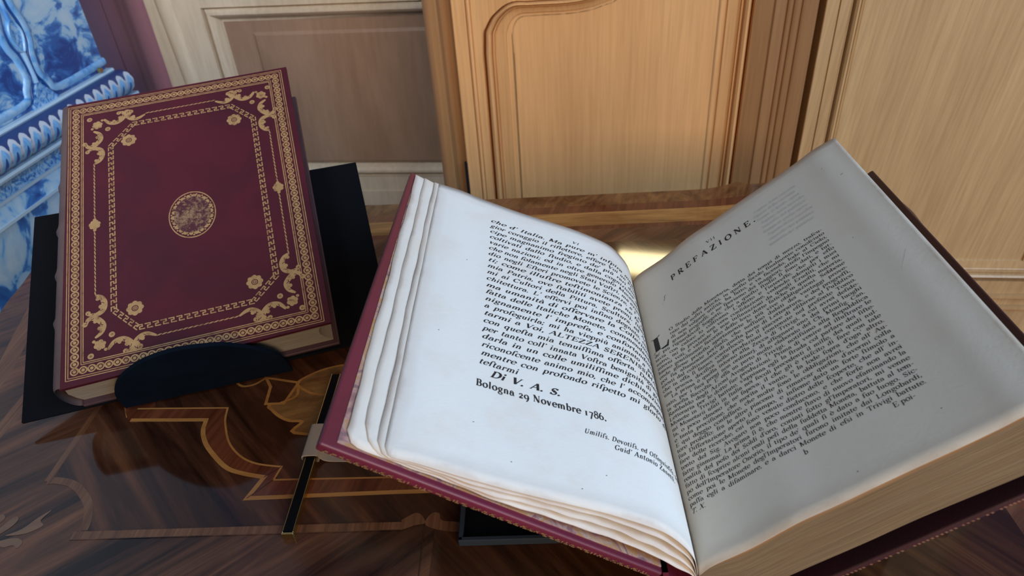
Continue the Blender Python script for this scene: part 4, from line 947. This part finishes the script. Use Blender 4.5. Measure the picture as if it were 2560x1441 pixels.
# rounded back of the book joining the boards
sp = smooth_pts([(.0590, -.3530), (.0620, -.3680), (.0720, -.3850), (.0880, -.3970), (.1045, -.4005)], 6)
si = smooth_pts([(.0620, -.3530), (.0650, -.3670), (.0745, -.3820), (.0890, -.3935), (.1050, -.3970)], 6)
bb = B(); y0, y1 = YB - .002, YB + PH + .002
bb.grid([[LB((p[0], y, p[1])) for p in sp] for y in (y0, y1)]); bb.grid([[LB((p[0], y, p[1])) for p in si] for y in (y1, y0)])
for y in (y0, y1): bb.grid([[LB((p[0], y, p[1])) for p in sp], [LB((p[0], y, p[1])) for p in si]])
bb.build('spine', RED_OPEN, book, True)
# thick block of leaves under the right page
topp = [Rsh.at(Rsh.L * i / 60, -0.0004) for i in range(61)]
bot = smooth_pts([(.0800, -.3640), (.0835, -.3740), (.0920, -.3835), (.1050, -.3835), (.1351, -.3590), (.1643, -.3355), (.1894, -.3142), (.2265, -.2862), (.2510, -.2665)], 8)
bs = Sheet(bot, 1)
V = []; F = []; FM = []; UV = []
NI, NK = 60, 8
for (yy, fl) in ((YB + 0.0008, 0), (YB + PH - 0.0008, 1)):
    for i in range(NI + 1):
        p = topp[i]; q = bs.at(bs.L * i / NI)
        for k in range(NK + 1):
            f = k / NK; V.append(LB((p[0] + (q[0] - p[0]) * f, yy, p[1] + (q[1] - p[1]) * f))); UV.append((i / NI, f))
R_ = (NI + 1) * (NK + 1)
for i in range(NI):
    for k in range(NK):
        a = i * (NK + 1) + k; F.append((a, a + 1, a + NK + 2, a + NK + 1)); F.append((R_ + a, R_ + a + NK + 1, R_ + a + NK + 2, R_ + a + 1))
    a = i * (NK + 1); F.append((a, a + NK + 1, R_ + a + NK + 1, R_ + a)); a += NK; F.append((a, R_ + a, R_ + a + NK + 1, a + NK + 1))
for k in range(NK):
    a = NI * (NK + 1) + k; F.append((a, a + 1, R_ + a + 1, R_ + a)); F.append((k, R_ + k, R_ + k + 1, k + 1))
mesh('text_block', V, F, BLOCK, book, None, False, UV)

# ------------------------------------------------------------------ black cradle under the open book
cr = thing('book_cradle', 'low black display cradle with grey edges under the open book', 'book stand', (0.096, 0.42, Z0 + ZT))
def LC(p): return (p[0] - 0.096, p[1] - 0.42, p[2] - ZT)
b = B(); b.box(LC((-.0605, .288, ZT)), LC((.2535, .56, ZT + .0018))); b.build('base_board', BLACK, cr)
for (a, c) in (((-.0625, .2855, ZT), (-.0595, .56, ZT + .006)), ((.2525, .2855, ZT), (.2555, .56, ZT + .006)), ((-.0625, .2850, ZT), (.2555, .2885, ZT + .006))):
    b = B(); b.box(LC(a), LC(c)); bevel(b.build('raised_rim', GREYEDGE, cr), 0.0006, 1)
def lb_out(x): return -.2475 + (x + .1080) * -.676        # outer face of left board
b = B(); b.prism([LC((-.030, .30, ZT + .0018)), LC((.050, .30, ZT + .0018)), LC((.050, .30, -.3555)), LC((-.030, .30, -.3020))], (0, .19, 0)); b.build('support', BLACK, cr)
b = B(); b.prism([LC((.125, .30, ZT + .0018)), LC((.235, .30, ZT + .0018)), LC((.235, .30, -.2960)), LC((.125, .30, -.3865))], (0, .19, 0)); b.build('support', BLACK, cr)

# ------------------------------------------------------------------ brass bar with black inlay and grey canvas sleeve
bar = thing('brass_bar', 'slim brass bar with black inlay and grey canvas sleeve beside the open book', 'bookweight', (-0.181, 0.38, Z0 + ZT))
a = Vector((-0.1795, 0.2960)); c = Vector((-0.1805, 0.4560)); t = (c - a).normalized(); n = Vector((t.y, -t.x))
def BP(u_, s_, h): p = a + t * u_ + n * s_; return (p.x + 0.181, p.y - 0.38, h)
LN = (c - a).length
b = B()
for s0_, s1_ in ((-.0040, -.0032), (.0032, .0040)):
    b.hexa([BP(0, s0_, 0), BP(LN, s0_, 0), BP(LN, s1_, 0), BP(0, s1_, 0), BP(0, s0_, .0058), BP(LN, s0_, .0058), BP(LN, s1_, .0058), BP(0, s1_, .0058)])
b.hexa([BP(0, -.0032, 0), BP(LN, -.0032, 0), BP(LN, .0032, 0), BP(0, .0032, 0), BP(0, -.0032, .0035), BP(LN, -.0032, .0035), BP(LN, .0032, .0035), BP(0, .0032, .0035)])
b.hexa([BP(-.0015, -.0042, 0), BP(0, -.0042, 0), BP(0, .0042, 0), BP(-.0015, .0042, 0), BP(-.0015, -.0042, .0058), BP(0, -.0042, .0058), BP(0, .0042, .0058), BP(-.0015, .0042, .0058)])
bevel(b.build('brass_channel', BRASS, bar), 0.0003, 1)
for u0_, u1_ in ((.0012, .0655), (.0985, LN - .001)):
    b = B(); b.hexa([BP(u0_, -.0031, .0034), BP(u1_, -.0031, .0034), BP(u1_, .0031, .0034), BP(u0_, .0031, .0034), BP(u0_, -.0031, .0056), BP(u1_, -.0031, .0056), BP(u1_, .0031, .0056), BP(u0_, .0031, .0056)])
    b.build('black_strip', BLACK, bar)['label'] = 'black inlaid strip'
# sleeve: a flattened loop of canvas around the bar with a loose flap to the right
b = B()
lp = smooth_pts([(-.0070, .0035), (-.0060, .0074), (.0, .0080), (.0050, .0074), (.0062, .0050), (.010, .0020), (.018, .0010), (.028, .0012)], 5)
li = [(p[0] + 0.0004, max(p[1] - 0.0010, 0.0003)) for p in lp]
for pr in (lp,):
    b.grid([[BP(u_ - 0.10 * max(0, s_ - .008) * 0.6, s_, h) for s_, h in pr] for u_ in (.0660, .0700, .0780, .0880, .0945, .0985)])
    b.grid([[BP(u_ - 0.10 * max(0, s_ - .008) * 0.6, s_, h) for s_, h in li] for u_ in (.0985, .0945, .0880, .0780, .0700, .0660)])
    for u_ in (.0660, .0985): b.grid([[BP(u_ - 0.10 * max(0, s_ - .008) * 0.6, s_, h) for s_, h in lp], [BP(u_ - 0.10 * max(0, s_ - .008) * 0.6, s_, h) for s_, h in li]])
lo_ = smooth_pts([(-.0070, .0035), (-.0060, .0006), (.0, .0002), (.0055, .0004)], 4)
b.grid([[BP(u_, s_, h) for s_, h in lo_] for u_ in (.0660, .0985)])
b.build('canvas_sleeve', CANVAS, bar, True)['label'] = 'grey canvas sleeve'

# ------------------------------------------------------------------ closed book on its easel
KB = 0.972
Q3 = Vector((-0.3841048, 0.4164644, -0.3653258)) * KB; eu = Vector((0.9644410, 0.2604860, 0.0447287)).normalized()
nn_ = Vector((0.0803936, -0.4503458, 0.8892275)); nn_ = (nn_ - eu * nn_.dot(eu)).normalized(); ev = nn_.cross(eu)
CBM = Matrix(((eu.x * KB, ev.x * KB, nn_.x * KB, Q3.x), (eu.y * KB, ev.y * KB, nn_.y * KB, Q3.y), (eu.z * KB, ev.z * KB, nn_.z * KB, Q3.z + Z0), (0, 0, 0, 1)))
cb = thing('closed_book', 'closed crimson leather book with gilt tooled cover, leaning on a black easel', 'book', mat=CBM)
GW, GH = 0.2076, 0.2972
U0, U1, V0, V1 = -0.0045, 0.2128, -0.0055, 0.3000
TB = lambda u_: 0.0400 + (0.0455 - 0.0400) * (u_ - U0) / (U1 - U0)     # depth of the back of the book
b = B()
nu = 40
edge = [(U0, V0), (U1, V0 + .0035), (U1 + .0003, V1), (U0 + .004, V1 + .0005)]
b.v += [(p[0], p[1], -.0034) for p in edge] + [(p[0], p[1], 0) for p in edge]
for f in ((3, 2, 1, 0), (4, 5, 6, 7), (0, 1, 5, 4), (1, 2, 6, 5), (2, 3, 7, 6), (3, 0, 4, 7)): b.f.append(f); b.m.append(0)
front = b
gz = 0.00012; gk = [0]
def gp(pts, m=1, h=0.0): gk[0] = (gk[0] + 1) % 30; front.poly([(p[0], p[1], gz + h + 1.2e-6 * gk[0]) for p in pts], m)
def gs(pts, wd, m=1, h=0.0, taper=None):
    n_ = len(pts)
    L_ = []; R2 = []
    for i in range(n_):
        p = Vector(pts[i]); a_ = Vector(pts[max(i - 1, 0)]); c_ = Vector(pts[min(i + 1, n_ - 1)]); t_ = (c_ - a_); t_ = t_.normalized() if t_.length > 0 else Vector((1, 0)); nv = Vector((-t_.y, t_.x))
        w2 = (wd if not taper else wd * taper(i / (n_ - 1))) / 2
        L_.append(p + nv * w2); R2.append(p - nv * w2)
    for i in range(n_ - 1): gp([R2[i], R2[i + 1], L_[i + 1], L_[i]], m, h)
def gring(cx, cy, r0, r1, n_=14, m=1, h=0.0):
    for i in range(n_):
        a_ = 2 * math.pi * i / n_; c_ = 2 * math.pi * (i + 1) / n_
        gp([(cx + r0 * math.cos(a_), cy + r0 * math.sin(a_)), (cx + r1 * math.cos(a_), cy + r1 * math.sin(a_)), (cx + r1 * math.cos(c_), cy + r1 * math.sin(c_)), (cx + r0 * math.cos(c_), cy + r0 * math.sin(c_))], m, h)
def gdisc(cx, cy, rx, ry=None, n_=16, m=1, h=0.0):
    ry = ry or rx; gp([(cx + rx * math.cos(2 * math.pi * i / n_), cy + ry * math.sin(2 * math.pi * i / n_)) for i in range(n_)], m, h)
def seg(p, q, wd, m=1):
    p = Vector(p); q = Vector(q); t_ = (q - p).normalized(); nv = Vector((-t_.y, t_.x)) * wd / 2
    gp([p - nv, q - nv, q + nv, p + nv], m)
def grect(i_, wd):
    x0_, y0_, x1_, y1_ = i_, i_, GW - i_, GH - i_
    seg((x0_, y0_), (x1_, y0_), wd); seg((x1_, y0_), (x1_, y1_), wd); seg((x1_, y1_), (x0_, y1_), wd); seg((x0_, y1_), (x0_, y0_), wd)
for i_, wd in ((0.0004, .0008), (0.0022, .0007), (0.0122, .0007), (0.0138, .0009)): grect(i_, wd)
# guilloche chain
def chain(p, q):
    p = Vector(p); q = Vector(q); L_ = (q - p).length; n_ = round(L_ / .0066); d_ = (q - p) / n_; t_ = d_.normalized(); nv = Vector((-t_.y, t_.x))
    for i in range(n_ + 1):
        c_ = p + d_ * i; gring(c_.x, c_.y, .0023, .0035); gdisc(c_.x, c_.y, .0015, None, 8)
        if i < n_:
            m_ = c_ + d_ / 2
            for s_ in (1,):
                gs([c_ + t_ * .0017 + nv * .0022 * s_ , m_ + nv * .0004 * s_ , c_ + d_ - t_ * .0017 - nv * .0022 * s_], .0015)
                gs([c_ + nv * .0031, c_ + d_ * .35 + nv * .0021, m_], .0008); gs([m_, c_ + d_ * .65 - nv * .0021, c_ + d_ - nv * .0031], .0008)
ci = .0072
chain((ci, ci), (GW - ci, ci)); chain((GW - ci, ci), (GW - ci, GH - ci)); chain((GW - ci, GH - ci), (ci, GH - ci)); chain((ci, GH - ci), (ci, ci))
# greek key octagon
oct_ = [(.0368, .2384), (.0595, .2630), (.1545, .2625), (.1755, .2403), (.1758, .0540), (.1530, .0325), (.0565, .0325), (.0365, .0555)]
def key(p, q):
    p = Vector(p); q = Vector(q); L_ = (q - p).length; n_ = max(3, round(L_ / .0064)); d_ = (q - p) / n_; P_ = d_.length; t_ = d_.normalized(); nv = Vector((t_.y, -t_.x)); H_ = .0042
    for i in range(n_):
        o_ = p + d_ * i
        pt = [(0.04, 0), (.66, 0), (.66, .55), (.34, .55), (.34, 1), (.98, 1)]
        pp = [o_ + t_ * (a_ * P_) + nv * (c_ * H_) for a_, c_ in pt]
        for r0, r1 in zip(pp, pp[1:]):
            e_ = (r1 - r0).normalized() * .00035; seg(r0 - e_, r1 + e_, .00105)
for i in range(8): key(oct_[i], oct_[(i + 1) % 8])
# rosettes, dots, flowers
def rosette(cx, cy, r):
    for k in range(8):
        a_ = 2 * math.pi * k / 8; gdisc(cx + r * .72 * math.cos(a_), cy + r * .72 * math.sin(a_), r * .30, None, 8, 1, 0)
        a_ += math.pi / 8; gp([(cx + r * .5 * math.cos(a_ - .2), cy + r * .5 * math.sin(a_ - .2)), (cx + r * .98 * math.cos(a_), cy + r * .98 * math.sin(a_)), (cx + r * .5 * math.cos(a_ + .2), cy + r * .5 * math.sin(a_ + .2))])
    gring(cx, cy, r * .40, r * .72, 16); gring(cx, cy, r * .20, r * .30, 10); gdisc(cx, cy, r * .12, None, 8)
for (cx, cy) in ((.0556, .2411), (.1552, .2418), (.0556, .0538), (.1552, .0532)): rosette(cx, cy, .0072)
def flower(cx, cy, r, n_=6):
    for k in range(n_):
        a_ = 2 * math.pi * k / n_ + .3; gdisc(cx + r * .6 * math.cos(a_), cy + r * .6 * math.sin(a_), r * .42, None, 8)
    gdisc(cx, cy, r * .35, None, 8)
def scroll(pts, wd, lobes, mp):
    cl = smooth_pts(pts, 6)
    gs([mp(p) for p in cl], wd, 1, 0, lambda f: 0.25 + 0.85 * math.sin(math.pi * min(1, f * 0.93 + .05)) ** .8)
    n_ = len(cl)
    for f, off, r in lobes:
        i = int(f * (n_ - 1)); a_ = Vector(cl[max(i - 1, 0)]); c_ = Vector(cl[min(i + 1, n_ - 1)]); t_ = (c_ - a_).normalized(); nv = Vector((t_.y, -t_.x))
        q = mp(Vector(cl[i]) + nv * off); gdisc(q[0], q[1], r, r, 9)
        for sg in (-1, 1):
            j_ = max(1, min(n_ - 2, i + sg * max(2, n_ // 9))); p0_ = Vector(cl[j_]); gs([mp(p0_ + nv * off * 1.15), mp(p0_ + nv * off * .55 + t_ * .0004 * sg), mp(p0_ - t_ * .0006 * sg)], .00055, 0, .00005)
S1 = [(.0240, .0745), (.0284, .0717), (.0310, .0659), (.0298, .0590), (.0241, .0557), (.0165, .0579)]
S2 = [(.0162, .0480), (.0183, .0526), (.0241, .0520), (.0298, .0450), (.0285, .0380), (.0233, .0338)]
H1 = [(.0332, .0204), (.0385, .0265), (.0459, .0272), (.0520, .0215), (.0513, .0160), (.0466, .0148)]
H2 = [(.0589, .0160), (.0544, .0150), (.0545, .0205), (.0585, .0255), (.0644, .0272), (.0719, .0235)]
for fx in (0, 1):
    for fy in (0, 1):
        mp = lambda p, fx=fx, fy=fy: ((GW + .0035 - p[0]) if fx else p[0], (GH - .003 - p[1]) if fy else p[1])
        scroll(S1, .0046, ((.15, .0026, .0017), (.50, .0028, .0020), (.97, .0012, .0022)), mp)
        scroll(S2, .0045, ((.03, -.0010, .0024), (.45, .0026, .0017), (.70, .0030, .0019)), mp)
        scroll(H1, .0044, ((.30, .0026, .0016), (.55, .0030, .0019), (.97, .0008, .0022)), mp)
        scroll(H2, .0044, ((.03, .0008, .0024), (.40, .0028, .0017), (.65, .0028, .0018)), mp)
        q = mp((.0270, .0265)); flower(q[0], q[1], .0050); q = mp((.0222, .0305)); gdisc(q[0], q[1], .0014); q = mp((.0315, .0213)); gdisc(q[0], q[1], .0014)
        for dd in ((.0366, .0338), (.0198, .0178)):
            q = mp(dd); gring(q[0], q[1], .0009, .0026, 12); gdisc(q[0], q[1], .0005)
def rope(p, q):
    p = Vector(p); q = Vector(q); L_ = (q - p).length; n_ = round(L_ / .0042); d_ = (q - p) / n_; t_ = d_.normalized(); nv = Vector((-t_.y, t_.x))
    for i in range(n_):
        c_ = p + d_ * (i + .5); tt_ = (t_ + nv * .22).normalized(); gs([c_ - tt_ * d_.length * .52, c_, c_ + tt_ * d_.length * .52], .0013, 1, 0, lambda f: .4 + .6 * math.sin(math.pi * f))
for (xx) in (.0237, GW + .0035 - .0237 - .0005):
    rope((xx, .0745), (xx, .1415)); rope((xx, .1560), (xx, GH - .003 - .0745)); flower(xx, .1490, .0052, 7); gdisc(xx, .1432, .0015); gdisc(xx, .1545, .0016)
rope((.0719, .0235), (GW + .0035 - .0719, .0235)); rope((.0719, GH - .003 - .0222), (GW + .0035 - .0719, GH - .003 - .0222))
# medallion
cx, cy = .1084, .1385
def gell(r0, r1, m, h=0.0, n_=48):
    for i in range(n_):
        a_ = 2 * math.pi * i / n_; c_ = 2 * math.pi * (i + 1) / n_; A_ = .0209; C_ = .0258
        gp([(cx + A_ * r0 * math.cos(a_), cy + C_ * r0 * math.sin(a_)), (cx + A_ * r1 * math.cos(a_), cy + C_ * r1 * math.sin(a_)), (cx + A_ * r1 * math.cos(c_), cy + C_ * r1 * math.sin(c_)), (cx + A_ * r0 * math.cos(c_), cy + C_ * r0 * math.sin(c_))], m, h)
gell(.955, 1.0, 1); gell(0.0, .70, 2)
for k in range(22):
    a_ = 2 * math.pi * k / 22
    gdisc(cx + .0209 * .80 * math.cos(a_), cy + .0258 * .80 * math.sin(a_), .0019 + .0006 * (k % 2), .0022, 8)
    a_ += math.pi / 22; gdisc(cx + .0209 * .88 * math.cos(a_), cy + .0258 * .88 * math.sin(a_), .0009, .0009, 6)
gell(.68, .78, 2, .00002)
front.build('front_cover', [RED, GOLD, MEDAL], cb)
# back board, turned-in edge, spine with raised bands
b = B(); e2 = [(U0, V0 - .001), (U1 - .001, V0 + .003), (U1, V1), (U0 + .004, V1)]
b.v += [(p[0], p[1], -TB(p[0]) ) for p in e2] + [(p[0], p[1], -TB(p[0]) + .0034) for p in e2]
for f in ((3, 2, 1, 0), (4, 5, 6, 7), (0, 1, 5, 4), (1, 2, 6, 5), (2, 3, 7, 6), (3, 0, 4, 7)): b.f.append(f); b.m.append(0)
bevel(b.build('back_cover', BACKRED, cb), 0.0010, 2)
b = B(); rows = []
bands = (.2530, .2040, .1545, .1075, .0590)
vs = sorted(set([V0 + .001 + i * (V1 - V0 - .001) / 90 for i in range(91)]))
for vv in vs:
    bump_ = sum(.0024 * math.exp(-((vv - q) / .0028) ** 2) for q in bands)
    cap = .003 * max(0, 1 - (vv - V0) / .006) ** 2
    rows.append([(U0 + 0.0008 + (vv - V0) * .012 - (0.0112 + bump_ - cap) * math.sin(a_) ** .8, vv, -0.0198 + 0.0200 * math.cos(a_)) for a_ in [math.pi * k / 18 for k in range(19)]])
b.grid(rows)
b.build('spine', SPINE, cb, True)
b = B()      # leaves with hollow fore-edge
sec = [(-.0055, -.0100), (-.0030, -.0036)] + [(.2070, -.0034)] + [(.2070 - .0085 * math.sin(math.pi * f) , -.0034 - (TB(.207) - .0068) * f) for f in [k / 10 for k in range(1, 10)]] + [(.2070, -TB(.207) + .0034), (-.0030, -TB(0) + .0036), (-.0055, -.0300), (-.0075, -.0200)]
V = []; F = []; UV = []
nS = len(sec)
v0_, v1_ = V0 + .0045, V1 - .004
for vv in (v0_, v1_):
    for p in sec: V.append((p[0], vv + .0035 * (p[0] / .21 if vv == v0_ else 0), p[1])); UV.append((p[0] * 5, -p[1] * 22))
F.append(tuple(range(nS))[::-1]); F.append(tuple(range(nS, 2 * nS)))
for i in range(nS): j = (i + 1) % nS; F.append((i, j, nS + j, nS + i))
mesh('text_block', V, F, BLOCK2, cb, None, False, UV)

# easel: black back plate, semicircular navy lip, prop
ez = thing('book_easel', 'black display easel with rounded navy lip holding the closed book', 'book stand', mat=CBM)
BT = lambda u_: TB(u_) + .0006
b = B()
pl = [(-.0545, -.0072), (.2590, -.0050), (.2600, .1990), (-.0505, .2050)]
b.v += [(p[0], p[1], -BT(p[0]) - .0028) for p in pl] + [(p[0], p[1], -BT(p[0])) for p in pl]
for f in ((3, 2, 1, 0), (4, 5, 6, 7), (0, 1, 5, 4), (1, 2, 6, 5), (2, 3, 7, 6), (3, 0, 4, 7)): b.f.append(f); b.m.append(0)
bevel(b.build('back_plate', BLACK, ez), 0.0006, 1)
lipf = [(.0234, -.0515)] + smooth_pts([(.0260, -.0300), (.0311, -.0146), (.0446, .0062), (.0690, .0245), (.0950, .0305), (.1175, .0260), (.1334, .0180), (.1520, -.0030), (.1628, -.0240), (.1652, -.0440)], 5) + [(.1655, -.0580)]
b = B(); b.prism([(p[0], -.0112, p[1]) for p in lipf], (0, .0036, 0)); bevel(b.build('lip', NAVY, ez), 0.0007, 2)['label'] = 'rounded navy cloth lip'
b = B(); b.hexa([(.09, .02, -.052), (.115, .02, -.052), (.115, .18, -.052), (.09, .18, -.052), (.09, .02, -.0495), (.115, .02, -.0495), (.115, .18, -.0495), (.09, .18, -.0495)])
b.build('brace', BLACK, ez)
zt_ = (CBM.inverted() @ Vector((0, 0, Z0 + ZT)))
def drop(u_, v_, d0):      # local depth at which the line of depth d meets the table
    p0_ = CBM @ Vector((u_, v_, 0)); return (Z0 + ZT + .0004 - p0_.z) / (CBM @ Vector((0, 0, 1)) - CBM @ Vector((0, 0, 0))).z
b = B()
b.hexa([(.055, .002, drop(.055, .002, 0)), (.135, .002, drop(.135, .002, 0)), (.135, .012, drop(.135, .012, 0)), (.055, .012, drop(.055, .012, 0)), (.055, .002, -.0525), (.135, .002, -.0525), (.135, .012, -.0525), (.055, .012, -.0525)]); b.build('foot', BLACK, ez)
pr0 = CBM.inverted() @ Vector((-0.36, 0.66, Z0 + ZT + 0.001))
b = B(); q0 = Vector((.09, .17, -.0525)); q1 = Vector((.115, .17, -.0525)); d_ = Vector((pr0.x - .09, pr0.y - .17, pr0.z + .0525))
b.hexa([q0, q1, q1 + d_, q0 + d_, q0 + Vector((0, 0.004, 0)), q1 + Vector((0, .004, 0)), q1 + d_ + Vector((0, .004, 0)), q0 + d_ + Vector((0, .004, 0))]); b.build('prop_leg', BLACK, ez)
